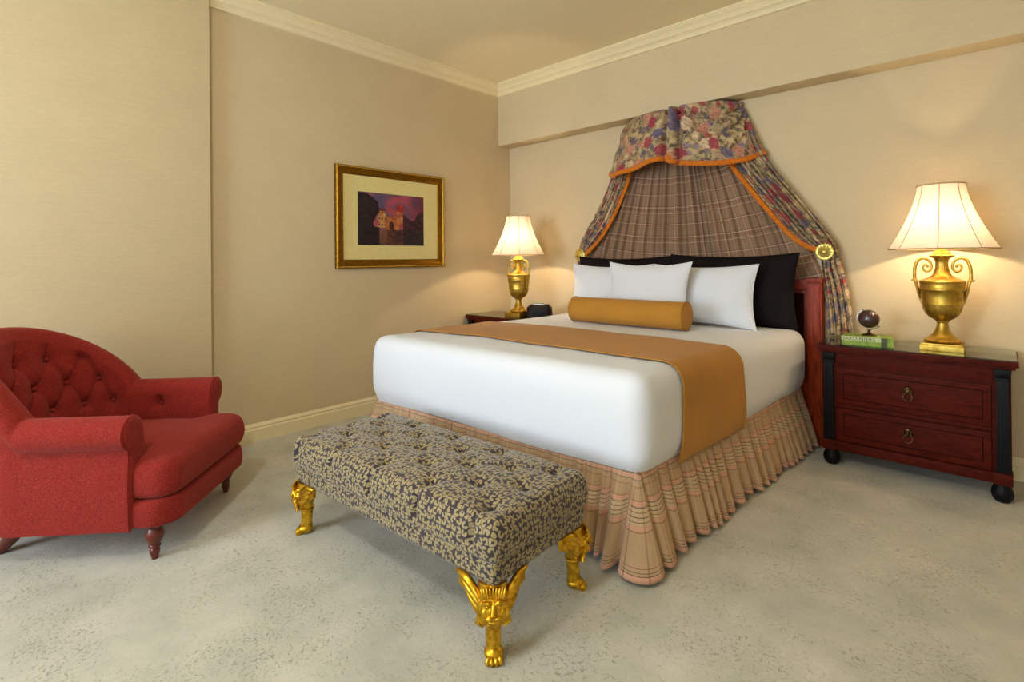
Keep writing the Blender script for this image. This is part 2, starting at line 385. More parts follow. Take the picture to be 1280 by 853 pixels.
# ------------------------------------------------------------------ room
XR, YB, ZC, SOF, ZS = 5.5, -6.8, 3.15, .178, 2.5175
struct('floor', MB().box(-.2, XR+.2, YB-.2, .2, -.1, 0), M['carpet'])
struct('ceiling', MB().box(-.2, XR+.2, YB-.2, .2, ZC, ZC+.1), M['ceiling'])
struct('wall_left', MB().box(-.2, 0, YB-.2, .2, 0, ZC), M['wall'])
struct('wall_left_projection', MB().box(0, .06, YB, -3.0, 0, ZC), M['wall'], bevel=.003)
struct('wall_head', MB().box(0, XR, 0, .2, 0, ZC), M['wall'])
struct('wall_head_soffit', MB().box(0, XR, -SOF, 0, ZS, ZC), M['wall'], bevel=.003)
struct('wall_right', MB().box(XR, XR+.2, YB-.2, .2, 0, ZC), M['wall'])
WIN = [(.35, 2.15), (3.3, 5.0)]; WZ = (.55, 2.55)  # second opening is an unseen window added for fill light
wb = MB(); xs = [-.2, WIN[0][0], WIN[0][1], WIN[1][0], WIN[1][1], XR+.2]
for i in range(5):
    if i in (1, 3): wb.box(xs[i], xs[i+1], YB-.2, YB, 0, WZ[0]).box(xs[i], xs[i+1], YB-.2, YB, WZ[1], ZC)
    else: wb.box(xs[i], xs[i+1], YB-.2, YB, 0, ZC)
struct('wall_back', wb, M['wall'])
for n, (a, b) in enumerate(WIN):
    w = MB(); t_ = .05
    w.box(a, a+t_, YB-.15, YB-.05, *WZ).box(b-t_, b, YB-.15, YB-.05, *WZ).box(a, b, YB-.15, YB-.05, WZ[0], WZ[0]+t_).box(a, b, YB-.15, YB-.05, WZ[1]-t_, WZ[1])
    w.box((a+b)/2-.025, (a+b)/2+.025, YB-.14, YB-.06, *WZ)
    wo = struct('window_%d' % (n+1), w, M['trim'])
    MB().box(a+t_, b-t_, YB-.105, YB-.1, WZ[0]+t_, WZ[1]-t_).build('window_pane', M['pane'], wo)
    MB().box(a-.08, b+.08, YB-.05, YB+.06, WZ[0]-.05, WZ[0]).build('window_sill', M['trim'], wo, bevel=.005)
# crown moulding: (out from wall, down from ceiling)
CR = [(0, 0), (.112, 0), (.112, -.012), (.104, -.016), (.104, -.022), (.092, -.030), (.078, -.040), (.066, -.054), (.060, -.060), (.060, -.066), (.050, -.070), (.038, -.078), (.028, -.090), (.022, -.100), (.022, -.106), (0, -.110)]
def run(profile, ab, axis, wall, z, sgn=1):
    mb = MB(); n = len(profile); a, b = ab; v = []
    for end, mitre in ((a, 0), (b, 1)):
        for (o, d) in profile:
            e = end
            if isinstance(end, tuple): e = end[0]+end[1]*o
            v.append((wall+sgn*o, e, z+d) if axis == 'y' else (e, wall+sgn*o, z+d))
    f = [tuple(range(n)), tuple(range(n, 2*n))[::-1]]+[(i, i+n, (i+1) % n+n, (i+1) % n) for i in range(n)]
    return mb.add(v, f)
struct('trim_crown_left', run(CR, (-3.0, (-SOF, -1)), 'y', 0, ZC), M['trim'])
struct('trim_crown_head', run(CR, ((0, 1), XR), 'x', -SOF, ZC, -1), M['trim'])
struct('trim_crown_right', run(CR, (YB, -SOF), 'y', XR, ZC, -1), M['trim'])
BB = [(0, 0), (.018, 0), (.018, .088), (.014, .094), (.012, .100), (.016, .106), (.014, .114), (.008, .122), (.004, .130), (0, .130)]
struct('baseboard_left', run(BB, (-3.0, (0, -1)), 'y', 0, 0), M['trim'])
struct('baseboard_projection', run(BB, (YB, -3.0), 'y', .06, 0), M['trim'])
struct('baseboard_head', run(BB, ((0, 1), XR), 'x', 0, 0, -1), M['trim'])
struct('baseboard_right', run(BB, (YB, 0), 'y', XR, 0, -1), M['trim'])

# ------------------------------------------------------------------ bed
Qc = np.array([(.90, -2.315), (2.86, -2.245), (2.965, -.16), (.955, -.16)])   # footprint of the made bed: foot-left, foot-right, head-right, head-left
def foot(s, t):   # s,t in [-1,1]; t=-1 is the foot
    a = (s+1)/2; b = (t+1)/2; a = a[..., None]; b = b[..., None]
    return (1-b)*((1-a)*Qc[0]+a*Qc[1])+b*((1-a)*Qc[3]+a*Qc[2])
TOP, HEM = .795, .385
def cover_fn(Q, N):
    s = Q[:, 0]/1.0; t = Q[:, 1]/1.05; h = (Q[:, 2]-HEM)/(TOP-HEM)
    P = foot(s, t); z = Q[:, 2].copy()
    z += np.where(N[:, 2] > .3, .016*(1-s**2)*(1-t**2), 0)
    z += .012*np.clip(-t, 0, 1)*np.where(N[:, 2] > .3, 1, 0)
    side = 1-np.abs(N[:, 2])
    tuck = .028*np.clip((.22-h)/.22, 0, 1)**1.5+.01*np.sin(np.clip(h, 0, 1)*PI)*-1
    c = np.array([1.92, -1.2]); 
    out = np.zeros((len(Q), 2)); out[:, 0] = N[:, 0]; out[:, 1] = N[:, 1]
    P = P-out*tuck[:, None]*side[:, None]
    wr = np.array([noise.noise(Vector((p[0]*2.2, p[1]*2.2, zz*3.5))) for p, zz in zip(P, z)])*.007
    wr += np.array([noise.noise(Vector((p[0]*5, p[1]*5, zz*2+7))) for p, zz in zip(P, z)])*.0025
    P = P+N[:, :2]*wr[:, None]; z = z+N[:, 2]*wr
    hem = (h < .02); z = np.where(hem, z+.006*np.sin(P[:, 0]*5)+.004*np.sin(P[:, 1]*7), z)
    return np.column_stack([P, z])
Q, fs, ax = rounded_box(1.0, 1.05, HEM, TOP, .085, .03, cover_fn, bottom=False)
cov = mesh_obj('coverlet', Q, fs, M['white'], None, box_uv(Q, fs, ax))
tag(cov, 'smooth white coverlet draped over the made bed', 'bedspread')
bed = empty('bed', (1.95, -1.2, 0), 0, 'king size bed with mahogany headboard and gathered plaid skirt', 'bed')
def inbed(o): o.location = Vector(o.location)-Vector(bed.location); return o
def quadslab(z0, z1, ins):
    c = Qc.mean(0); q = [tuple(p+(c-p)/np.linalg.norm(c-p)*ins) for p in Qc]
    return MB().ext(q, z0, z1, 'z')
inbed(quadslab(.40, .76, .16).build('mattress', M['white'], bed, bevel=.03))
inbed(quadslab(.10, .385, .16).build('box_spring', M['black_cloth'], bed, bevel=.02))
# headboard with pilasters and raised panel
hb = MB().box(1.12, 2.97, -.085, -.055, .2, 1.12)
inbed(hb.build('headboard', M['mahogany_v'], bed, bevel=.006))
hbo = bed.children[-1]
for x0, x1 in ((1.03, 1.12), (2.965, 3.055)):
    p_ = MB().box(x0, x1, -.145, -.05, 0, 1.14).box(x0+.01, x1-.01, -.152, -.13, .2, 1.10).box(x0-.006, x1+.006, -.155, -.048, 1.115, 1.15)
    inbed(p_.build('headboard_post', M['mahogany_v'], bed, bevel=.006))
inbed(MB().box(1.16, 2.93, -.096, -.08, .45, 1.04).build('headboard_panel', M['inlay'], bed, bevel=.008))
inbed(MB().box(1.11, 2.975, -.125, -.05, 1.07, 1.14).build('headboard_rail', M['mahogany_v'], bed, bevel=.008))
# gathered skirt round three sides
def skirt():
    ins = .03; pts = []
    A = foot(np.array([-1.]), np.array([.98]))[0]; B = Qc[0]; C = Qc[1]; D = foot(np.array([1.]), np.array([.98]))[0]
    path = []; L = 0; step = .009; r = .05
    def seg(p, q):
        n = int(np.linalg.norm(q-p)/step); return [p+(q-p)*k/n for k in range(n)]
    def unit(a): return a/np.linalg.norm(a)
    e1, e2, e3 = unit(B-A), unit(C-B), unit(D-C)
    def arc(c, a0, a1): 
        n = 10; return [c+r*np.array([math.cos(a0+(a1-a0)*k/n), math.sin(a0+(a1-a0)*k/n)]) for k in range(n)]
    c1 = B-e1*r+e2*r; c2 = C-e2*r+e3*r
    a10 = math.atan2(*( (B-e1*r)-c1)[::-1]); a11 = math.atan2(*((B+e2*r)-c1)[::-1])
    if a11 < a10: a11 += 2*PI
    a20 = math.atan2(*((C-e2*r)-c2)[::-1]); a21 = math.atan2(*((C+e3*r)-c2)[::-1])
    if a21 < a20: a21 += 2*PI
    path = seg(A, B-e1*r)+arc(c1, a10, a11)+seg(B+e2*r, C-e2*r)+arc(c2, a20, a21)+seg(C+e3*r, D)+[D]
    path = np.array(path); T = np.gradient(path, axis=0); T /= np.linalg.norm(T, axis=1)[:, None]; Nn = np.column_stack([T[:, 1], -T[:, 0]])
    s = np.concatenate([[0], np.cumsum(np.linalg.norm(np.diff(path, axis=0), axis=1))])
    # fold phase with irregular widths
    bounds = [0]
    while bounds[-1] < s[-1]: bounds.append(bounds[-1]+random.choice((.05, .07, .09, .12, .14))*random.uniform(.85, 1.15))
    bounds = np.array(bounds); amps = np.array([random.uniform(.55, 1.25) for _ in bounds])
    idx = np.clip(np.searchsorted(bounds, s, side='right')-1, 0, len(bounds)-2)
    ph = (s-bounds[idx])/(bounds[idx+1]-bounds[idx]); fold = (np.sin(PI*ph)**.75)*2-1; am = amps[idx]
    dark = np.exp(-((ph-.0)/.08)**2)+np.exp(-((1-ph)/.08)**2)
    cornd = np.minimum(np.abs(s-s[len(seg(A, B-e1*r))+5]), np.abs(s-s[len(path)-len(seg(C+e3*r, D))-6]))
    corner = np.exp(-(cornd/.13)**2)
    NT_ = 22; P = np.zeros((len(path), NT_, 3)); UV = np.zeros((len(path), NT_, 2))
    fine = np.array([noise.noise(Vector((x*14, 0, 3))) for x in s])
    hemw = np.array([noise.noise(Vector((x*3.1, 5, 1))) for x in s])
    for k in range(NT_):
        t = k/(NT_-1); z = .392-(.392-.022)*t
        off = -ins-.008+.075*t**1.1+(.004+.033*t**.7)*am*fold*(.35+.65*min(1, t*2.5))+.012*t*fine+.055*corner*t-.040*dark*t**.8
        off = np.where((path[:, 0] < 1.2) & (path[:, 1] > -.8), off*.35-.01, off)
        # small gathers at the heading
        off = off+.005*np.sin(s*2*PI/.018)*math.exp(-t*9)
        zz = z+t*(.022*hemw-.010*fold*am+.006)
        sh = .35*t*(noise.noise(Vector((1, 2, t*2))))*0
        P[:, k, :2] = path+Nn*off[:, None]+T*(.010*t*np.sin(s*9.0))[:, None]; P[:, k, 2] = np.maximum(zz, .006)
        UV[:, k, 0] = s*1.7; UV[:, k, 1] = .377*t+.005
    o = grid_obj('bed_skirt', P, UV, M['plaid_skirt'], bed, thick=.003); return inbed(o)
skirt()
# runner laid across the bed
def runner():
    o_ = .007; NW = 40; hang = .40
    b0 = lambda s: np.array(s)
    pr = []   # profile across the bed: (s, z, out)
    W = 1.0; r = .085; top = TOP
    seq = []
    for z in np.linspace(HEM-.012, TOP-r, 22): seq.append((-1, z, (-1, 0)))
    for a in np.linspace(0, PI/2, 10)[1:]: seq.append((None, a, -1))
    for x in np.linspace(-W+r, W-r, 70)[1:-1]: seq.append((x, top, (0, 1)))
    for a in np.linspace(PI/2, 0, 10)[:-1]: seq.append((None, a, 1))
    for z in np.linspace(TOP-r, HEM-.02, 22): seq.append((1, z, (1, 0)))
    P = np.zeros((len(seq), NW, 3)); UV = np.zeros((len(seq), NW, 2)); L = 0; last = None
    for i, q in enumerate(seq):
        if q[0] is None: x = q[2]*(W-r+r*math.cos(q[1])); z = TOP-r+r*math.sin(q[1]); nx, nz = q[2]*math.cos(q[1]), math.sin(q[1])
        else: x, z = q[0], q[1]; nx, nz = q[2]
        for j in range(NW):
            w = j/(NW-1)
            y = -1.955+.665*w                                  # foot edge to head edge
            y += .035*math.sin((x+1)*1.6)*(1-w)*.4
            if q[0] is not None and abs(nz) < .5: 
                dz = (TOP-r-z); y += -.05*dz*(1-w)+.12*dz*w*(1 if x > 0 else -1)
            # back to box t
            tt = (y-(-2.28))/(-.16+2.28)*2-1
            Qm = np.array([[x, tt*1.05, z]]); 
            h = (z-HEM)/(TOP-HEM); P2 = foot(Qm[:, 0], Qm[:, 1]/1.05)[0]
            zz = z+(nz > .3)*(.016*(1-x*x)*(1-tt*tt)+.012*max(0, -tt))
            tuck = .028*max(0, (.22-h)/.22)**1.5-.01*math.sin(min(1, max(0, h))*PI) if abs(nz) < .9 else 0
            P2 = P2.copy(); P2[0] -= nx*tuck*(1-abs(nz))*.4
            wr = noise.noise(Vector((P2[0]*2.2, P2[1]*2.2, zz*3.5)))*.007+noise.noise(Vector((P2[0]*5, P2[1]*5, zz*2+7)))*.0025
            d = wr+o_+.004
            rip = .006*noise.noise(Vector((x*3, w*5, 2)))*(abs(nz) < .5)
            P[i, j] = (P2[0]+nx*(d+rip+.004), P2[1], zz+nz*d)
            UV[i, j] = (i*.02, w*.7)
    o = grid_obj('bed_runner', P, UV, M['gold_cloth'], None, thick=.003)
    return tag(o, 'mustard gold runner laid across the foot end of the white coverlet', 'bed runner')
runner()

# ------------------------------------------------------------------ pillows
def pillow(name, w, h, th, loc, rz, tilt, mat, label, corner=.06, group=None, seed=0, piping=True):
    n = 34; ss = np.sin(np.linspace(-PI/2, PI/2, n)); P = []
    root = empty(name, loc, rz, label, 'pillow', group)
    R = Matrix.Rotation(-tilt, 3, 'X')
    def out(s, t): 
        x = s*w/2*(1-corner*(1-t*t)); z = t*h/2*(1-corner*1.5*(1-s*s)); return x, z
    def pt(s, t, side):
        x, z = out(s, t); b = ((1-abs(s)**2.6)*(1-abs(t)**2.6))**.55
        y = side*th/2*b
        if b > .02: y += side*.010*noise.noise(Vector((x*6+seed, z*6, side)))
        z -= .02*b*(t > .0)*t
        q = R @ Vector((x, y, z+h/2)); return tuple(q)
    v = []; f = []
    for side in (-1, 1):
        b = len(v)
        for i in range(n):
            for j in range(n): v.append(pt(ss[i], ss[j], side))
        for i in range(n-1):
            for j in range(n-1): f.append((b+i*n+j, b+(i+1)*n+j, b+(i+1)*n+j+1, b+i*n+j+1))
    o = mesh_obj('pillow_cover', v, f, mat, root)
    bm = bmesh.new(); bm.from_mesh(o.data); bmesh.ops.remove_doubles(bm, verts=bm.verts, dist=2e-4); bmesh.ops.recalc_face_normals(bm, faces=bm.faces); bm.to_mesh(o.data); bm.free()
    if piping:
        pp = [(s, -1) for s in ss]+[(1, t) for t in ss[1:]]+[(s, 1) for s in ss[::-1][1:]]+[(-1, t) for t in ss[::-1][1:-1]]
        path = []
        for s, t in pp: x, z = out(s, t); path.append(R @ Vector((x, 0, z+h/2)))
        MB().tube(path, .0035, 6, True).build('piping', mat, root, smooth=True)
    return root
ZB = .800
pillow('bed_pillow', .93, .53, .13, (2.475, -.29, ZB), .04, .13, M['black_cloth'], 'black pillow leaning on the headboard beside the floral drape and dark globe', .07, seed=1)
pillow('bed_pillow', .93, .52, .13, (1.56, -.29, ZB), 0, .13, M['black_cloth'], 'black pillow at the lamp corner end, mostly hidden by two white pillows', .07, seed=2)
pillow('bed_pillow', .78, .455, .15, (2.345, -.485, ZB), .02, .16, M['white'], 'white pillow standing against the larger black pillow next to the bolster cap', .085, seed=3)
pillow('bed_pillow', .78, .455, .15, (1.555, -.485, ZB), 0, .16, M['white'], 'white pillow behind the far end of the gold bolster, nearest the corner lamp', .085, seed=4)
pillow('bed_pillow', .68, .475, .14, (1.995, -.66, ZB), .02, .17, M['white'], 'white pillow in front of the other pillows, right behind the gold bolster', .10, seed=5)
bo = empty('bolster', (1.965, -.86, .812), .02, 'gold cylindrical bolster lying before the white pillows', 'bolster')
def bolster():
    R = .095; L = .45; prof = [(R, x) for x in np.linspace(-L, L, 24)]
    prof = [(.004, -L-.012), (R*.5, -L-.012), (R*.9, -L-.008), (R, -L)]+prof[1:-1]+[(R, L), (R*.9, L+.008), (R*.5, L+.012), (.004, L+.012)]
    mb = MB().lathe(prof, 48, flute=lambda a, z: .012*noise.noise(Vector((math.cos(a)*2, math.sin(a)*2, z*5))))
    o = mb.build('bolster_cover', M['gold_cloth'], bo, smooth=True, rot=(0, PI/2, 0), loc=(0, 0, R))
    for x in (-L, L): MB().tube([(x, (R+.001)*math.cos(a), R+(R+.001)*math.sin(a)) for a in np.linspace(0, 2*PI, 40)[:-1]], .004, 6, True).build('piping', M['gold_cloth'], bo, smooth=True)
bolster()

# ------------------------------------------------------------------ nightstand
def nightstand(loc, label):
    W = .86; x0 = -.43; x1 = .43; D = .41   # front at y=0 plane, depth going +y
    r = empty('nightstand', loc, 0, label, 'nightstand')
    MB().box(x0, x1, 0.0, D, .10, .70).build('carcass', M['mahogany'], r, bevel=.004)
    MB().box(x0-.03, x1+.03, -.035, D+.005, .715, .745).box(x0-.018, x1+.018, -.022, D, .70, .716).build('top', M['mahogany'], r, bevel=.006)
    MB().box(x0-.024, x1+.024, -.028, D, .746, .752).build('glass_top', M['glass'], r)
    MB().box(x0+.005, x1-.005, -.018, .02, .10, .155).box(x0-.004, x0+.07, -.026, .05, .098, .16).box(x1-.07, x1+.004, -.026, .05, .098, .16).build('plinth_rail', M['mahogany'], r, bevel=.004)
    MB().box(x0+.07, x1-.07, -.008, .01, .625, .70).build('frieze', M['mahogany'], r, bevel=.003)
    for (a, b) in ((x0, x0+.066), (x1-.066, x1)):
        p = MB()
        n = 8; x_c = (a+b)/2
        prof = [(a+.004, .162), (b-.004, .162), (b-.010, .64), (a+.010, .64)]
        p.ext([(x, z) for x, z in prof], -.022, .004, 'y')
        for k in range(4):
            xx = a+.014+k*(b-a-.028)/3; p.box(xx-.003, xx+.003, -.025, -.02, .18, .62)
        c = p.build('column', M['ebony'], r, bevel=.002)
        q = MB().box(a, b, -.028, .004, .64, .655).box(a+.004, b-.004, -.026, .004, .655, .685).box(a-.002, b+.002, -.032, .004, .685, .70)
        for k in range(5): q.ell((a+.01+k*(b-a-.02)/4, -.029, .668), (.006, .006, .013), 8, 6)
        q.build('capital', M['ebony'], c, bevel=.0015)
    for z0, z1 in ((.392, .612), (.165, .362)):
        d = MB().box(x0+.078, x1-.078, -.014, .01, z0, z1).build('drawer', M['mahogany'], r, bevel=.004)
        a, b = x0+.11, x1-.11; q = MB()
        for (xa, xb, za, zb) in ((a, b, z1-.035, z1-.031), (a, b, z0+.031, z0+.035), (a, a+.004, z0+.031, z1-.031), (b-.004, b, z0+.031, z1-.031)):
            q.box(xa, xb, -.0152, -.012, za, zb)
        q.build('inlay', M['inlay'], d)
        zc = (z0+z1)/2+.022; hh = MB()
        hh.ell((0, -.020, zc), (.021, .009, .024), 20, 12, fn=lambda n: .12*math.sin(9*math.atan2(n.z, n.x))*(abs(n.y) < .6))
        hh.ell((0, -.030, zc), (.011, .010, .014)).ell((0, -.040, zc-.004), (.005, .006, .006), 10, 8).ell((-.005, -.037, zc+.005), (.003, .003, .003), 8, 6).ell((.005, -.037, zc+.005), (.003, .003, .003), 8, 6)
        hh.tube([(.021*math.sin(t), -.032-.004*math.cos(t), zc-.034-.0-.022*math.cos(t)+.002) for t in np.linspace(0, 2*PI, 28)[:-1]], .0026, 8, True)
        hh.build('ring_pull', M['bronze'], d, smooth=True)
    MB().box(x0+.078, x1-.078, -.009, .01, .366, .388).build('drawer_rail', M['mahogany'], r, bevel=.002)
    for xx in (x0+.038, x1-.038):
        for yy in (.02, D-.05):
            f_ = MB().lathe([(.016, .099), (.03, .095), (.036, .08), (.043, .062), (.045, .045), (.042, .026), (.033, .008), (.022, .0)], 36, xx, yy, flute=lambda a, z: .05*abs(math.sin(5*a)))
            f_.build('foot', M['ebony'], r, smooth=True)
    return r
ns = nightstand((3.555, -.44, 0), 'mahogany nightstand with black columns and two ring-pull drawers beside the bed')
ns2 = copy_tree(ns); ns2.location = (.455, -.655, 0); ns2.scale = (.95, 1, 1); ns2['label'] = 'mahogany nightstand in the room corner, mostly hidden behind the bed'

# ------------------------------------------------------------------ lamps
def table_lamp(loc, rz, label):
    r = empty('table_lamp', loc, rz, label, 'lamp')
    MB().box(-.098, .098, -.098, .098, 0, .032).box(-.092, .092, -.092, .092, .030, .042).build('plinth', M['lamp_gold'], r, bevel=.004)
    body = [(.074, .042), (.084, .048), (.086, .056), (.078, .064), (.070, .068), (.058, .078), (.044, .095), (.033, .12), (.027, .142), (.025, .155), (.031, .160), (.031, .168),
            (.038, .172), (.060, .188), (.078, .21), (.089, .24), (.094, .262), (.098, .264), (.098, .272), (.096, .276), (.099, .31), (.102, .345), (.106, .348), (.106, .356), (.103, .359), (.105, .386), (.107, .39), (.107, .398), (.099, .403),
            (.085, .409), (.062, .418), (.043, .432), (.035, .450), (.030, .475), (.028, .50), (.031, .52), (.040, .532), (.054, .54), (.057, .546), (.050, .550), (.043, .553), (.041, .566), (.034, .572), (.022, .576), (.018, .588), (.010, .592)]
    def fl(a, z):
        if .172 < z < .262: return .035*abs(math.sin(8*a+ (z-.17)*0))*(1 if z < .26 else 0)
        if .362 < z < .384: return .02*math.sin(26*a)
        if .42 < z < .535: return .05*abs(math.sin(9*a))
        if .535 < z < .552: return .07*math.sin(18*a)
        return 0
    MB().lathe(body, 96, flute=fl).build('urn', M['lamp_gold'], r, smooth=True)
    for sg in (1, -1):
        pts = []
        ctrl = [(.092, .27), (.101, .30), (.112, .345), (.120, .395), (.126, .405), (.127, .44), (.124, .48), (.112, .515), (.093, .530), (.072, .527), (.055, .51), (.047, .485), (.052, .462), (.068, .452), (.083, .462), (.087, .480), (.078, .494), (.067, .490), (.066, .480)]
        for i in range(len(ctrl)-1):
            p0, p1, p2, p3 = [Vector((*ctrl[max(0, min(len(ctrl)-1, i+k))], 0)) for k in (-1, 0, 1, 2)]
            for t in np.linspace(0, 1, 5)[:-1]:
                pts.append(.5*((2*p1)+(-p0+p2)*t+(2*p0-5*p1+4*p2-p3)*t*t+(-p0+3*p1-3*p2+p3)*t**3))
        rad = [.0085 if k < 24 else .0085-.0035*(k-24)/(len(pts)-24) for k in range(len(pts))]
        h = MB().tube([(sg*p.x, 0, p.y) for p in pts], rad, 10)
        h.ell((sg*.132, 0, .402), (.013, .008, .007), 10, 8).ell((sg*.066, 0, .482), (.008, .008, .008), 10, 8)
        for t in (0, .018, -.018): h.tube([(sg*.098, t*.3, .29), (sg*.110, t*.9, .33), (sg*.117, t*1.2, .37), (sg*.128, t*1.5, .40)], [.004, .006, .006, .002], 8)
        h.build('handle', M['lamp_gold'], r, smooth=True)
    # bell shade, panelled
    z0, z1 = .585, .955; NS_, NZ = 96, 26
    P = np.zeros((NS_+1, NZ, 3))
    for i in range(NS_+1):
        a = 2*PI*i/NS_
        for j in range(NZ):
            t = j/(NZ-1); rad = .112+.136*(1-t)**1.55+.006*(1-t)
            rad *= 1-.012*abs(math.sin(4*a))     # eight gently flattened panels
            P[i, j] = (rad*math.cos(a), rad*math.sin(a), z0+(z1-z0)*t)
    sh = grid_obj('lamp_shade', P, None, M['shade'], r)
    for j in (0, NZ-1): MB().tube([tuple(P[i, j]) for i in range(0, NS_, 2)], .004, 6, True).build('braid_trim', M['shade_trim'], sh, smooth=True)
    for k in range(8):
        i = k*12; MB().tube([tuple(P[i, j]*np.array([1.004, 1.004, 1])) for j in range(NZ)], .0022, 6).build('shade_rib', M['shade_trim'], sh, smooth=True)
    m = MB().lathe([(.006, .585), (.006, .59), (.012, .592), (.012, .603)], 12)
    for k in range(3):
        a = k*2*PI/3; m.tube([(0, 0, .93), (.11*math.cos(a), .11*math.sin(a), .945)], .002, 5)
    m.tube([(0, 0, .66), (.045, 0, .72), (.05, 0, .82), (0, 0, .93)], .002, 5).tube([(0, 0, .66), (-.045, 0, .72), (-.05, 0, .82), (0, 0, .93)], .002, 5)
    m.build('harp', M['lamp_gold'], r, smooth=True)
    MB().lathe([(.010, .600), (.013, .608), (.024, .628), (.027, .645), (.022, .663), (.010, .672), (.002, .674)], 20).build('bulb', M['bulb'], r, smooth=True)
    ld = bpy.data.lights.new('lamp_bulb_light', 'POINT'); ld.energy = LAMP_W; ld.color = (1.0, .78, .52); ld.shadow_soft_size = .02
    lo = bpy.data.objects.new('lamp_bulb_light', ld); COL.objects.link(lo); lo.parent = r; lo.location = (0, 0, .705)
    return r
LAMP_W = 11.0
table_lamp((3.70, -.265, .752), 0, 'gold urn table lamp with white bell shade on the nightstand beside the green book')
table_lamp((.575, -.50, .752), 0, 'gold urn table lamp with white bell shade in the room corner under the picture')

# ------------------------------------------------------------------ book and globe
bk = empty('book', (3.345, -.335, .7525), .12, 'green and cream book lying flat under the globe', 'book')
MB().box(-.125, .125, -.085, .085, .004, .052).build('pages', M['paper'], bk, bevel=.001)
MB().box(-.13, .13, -.088, -.084, .0, .056).box(-.13, .13, -.088, .09, .0, .004).box(-.13, .13, -.088, .09, .052, .056).build('cover', M['book_green'], bk, bevel=.0015)
MB().box(-.131, .085, -.0895, -.0875, .030, .056).build('title_band', M['book_pale'], bk)
MB().box(.070, .1, -.0895, -.0872, .001, .0562).build('dark_band', M['book_dark'], bk)
fc = bpy.data.curves.new('spine_title', 'FONT'); fc.body = 'JARDINIERS'; fc.size = .030; fc.extrude = .0004; fc.align_x = 'LEFT'; fc.space_character = 1.08
fo = bpy.data.objects.new('spine_title', fc); link(fo, bk); fo.location = (-.122, -.0899, .0325); fo.rotation_euler = (PI/2, 0, 0); fc.materials.append(M['ink'])
bpy.context.view_layer.update(); me_ = bpy.data.meshes.new_from_object(fo.evaluated_get(bpy.context.evaluated_depsgraph_get()))
bpy.data.objects.remove(fo); fo = link(bpy.data.objects.new('spine_title', me_), bk); fo.location = (-.122, -.0899, .0325); fo.rotation_euler = (PI/2, 0, 0)
if not me_.materials: me_.materials.append(M['ink'])
gl = empty('desk_globe', (3.352, -.33, .8085), .25, 'small dark tabletop globe on a bronze stand standing on the green book', 'globe')
MB().lathe([(.040, 0), (.040, .004), (.034, .008), (.018, .013), (.009, .02), (.007, .03), (.011, .034), (.006, .038)], 28).build('stand', M['bronze'], gl, smooth=True)
gc = Vector((0, 0, .102)); ga = .42
MB().ell((0, 0, 0), (.057, .057, .057), 36, 24).build('sphere', M['globe'], gl, smooth=True, loc=gc, rot=(0, ga, 0))
ring = MB(); pts = [gc+Vector((.066*math.sin(t), 0, .066*math.cos(t))) for t in np.linspace(PI+PI/2+1.2-.35, PI-ga-.9+.2, 30)]
pts = [gc+Vector((.065*math.cos(t), 0, .065*math.sin(t))) for t in np.linspace(math.radians(120), math.radians(322), 36)]
P = [];
for p in pts:
    d = (p-gc).normalized(); P.append([tuple(p+Vector((0, -.007, 0))-d*.002), tuple(p+Vector((0, -.007, 0))+d*.002), tuple(p+Vector((0, .007, 0))+d*.002), tuple(p+Vector((0, .007, 0))-d*.002), tuple(p+Vector((0, -.007, 0))-d*.002)])
grid_obj('meridian_ring', np.array(P), None, M['silver'], gl)
for t in (math.radians(120), math.radians(318)):
    q = gc+Vector((.065*math.cos(t), 0, .065*math.sin(t))); MB().ell(q, (.007, .007, .007), 12, 8).build('pivot_knob', M['bronze'], gl, smooth=True)

# clock radio
cr = empty('clock_radio', (.79, -.45, .7525), .55, 'dark clock radio with silver top standing beside the corner lamp', 'clock radio')
oc = lambda hx, hy, c: [(-hx+c, -hy), (hx-c, -hy), (hx, -hy+c), (hx, hy-c), (hx-c, hy), (-hx+c, hy), (-hx, hy-c), (-hx, -hy+c)]
b_ = MB(); rings = [(.115, .075, .03, 0), (.12, .08, .03, .015), (.112, .072, .03, .095), (.085, .05, .025, .12)]
vv = []; 
for hx, hy, c, z in rings: vv += [(x, y, z) for x, y in oc(hx, hy, c)]
ff = [tuple(range(8))[::-1], tuple(range(24, 32))]+[(j*8+k, j*8+(k+1) % 8, (j+1)*8+(k+1) % 8, (j+1)*8+k) for j in range(3) for k in range(8)]
b_.add(vv, ff).build('housing', M['plastic'], cr, bevel=.003)
MB().box(-.05, .05, -.03, .03, .12, .128).build('silver_top', M['silver'], cr, bevel=.003)
MB().box(-.055, .055, -.0795, -.072, .025, .06).build('display', M['ebony'], cr, bevel=.001)
for k in range(4): MB().lathe([(.006, .128), (.006, .133), (.002, .134)], 12, -.03+k*.02, 0).build('button', M['plastic'], cr, smooth=True)

# ------------------------------------------------------------------ picture
pic = empty('framed_picture', (0, -1.518, 1.662), 0, 'gold framed painting of a town at dusk on the left wall', 'picture')
PW, PH = 1.115, .853
def frame_ring(prof, mat, name):
    """prof: (inset from outer edge, depth from wall)"""
    n = len(prof); v = []
    for sy, sz in ((-1, -1), (1, -1), (1, 1), (-1, 1)):
        for i, d in prof: v.append((d, sy*(PW/2-i), sz*(PH/2-i)))
    f = [(c*n+k, ((c+1) % 4)*n+k, ((c+1) % 4)*n+(k+1) % n, c*n+(k+1) % n) for c in range(4) for k in range(n)]
    return MB().add(v, f).build(name, mat, pic, smooth=False)
frame_ring([(0, .001), (0, .030), (.006, .036), (.016, .036), (.022, .028), (.040, .024), (.054, .022), (.066, .018), (.072, .012), (.072, .001)], M['frame_gold'], 'frame')
fo_ = pic.children[-1]
bd = MB()   # beaded bright lip
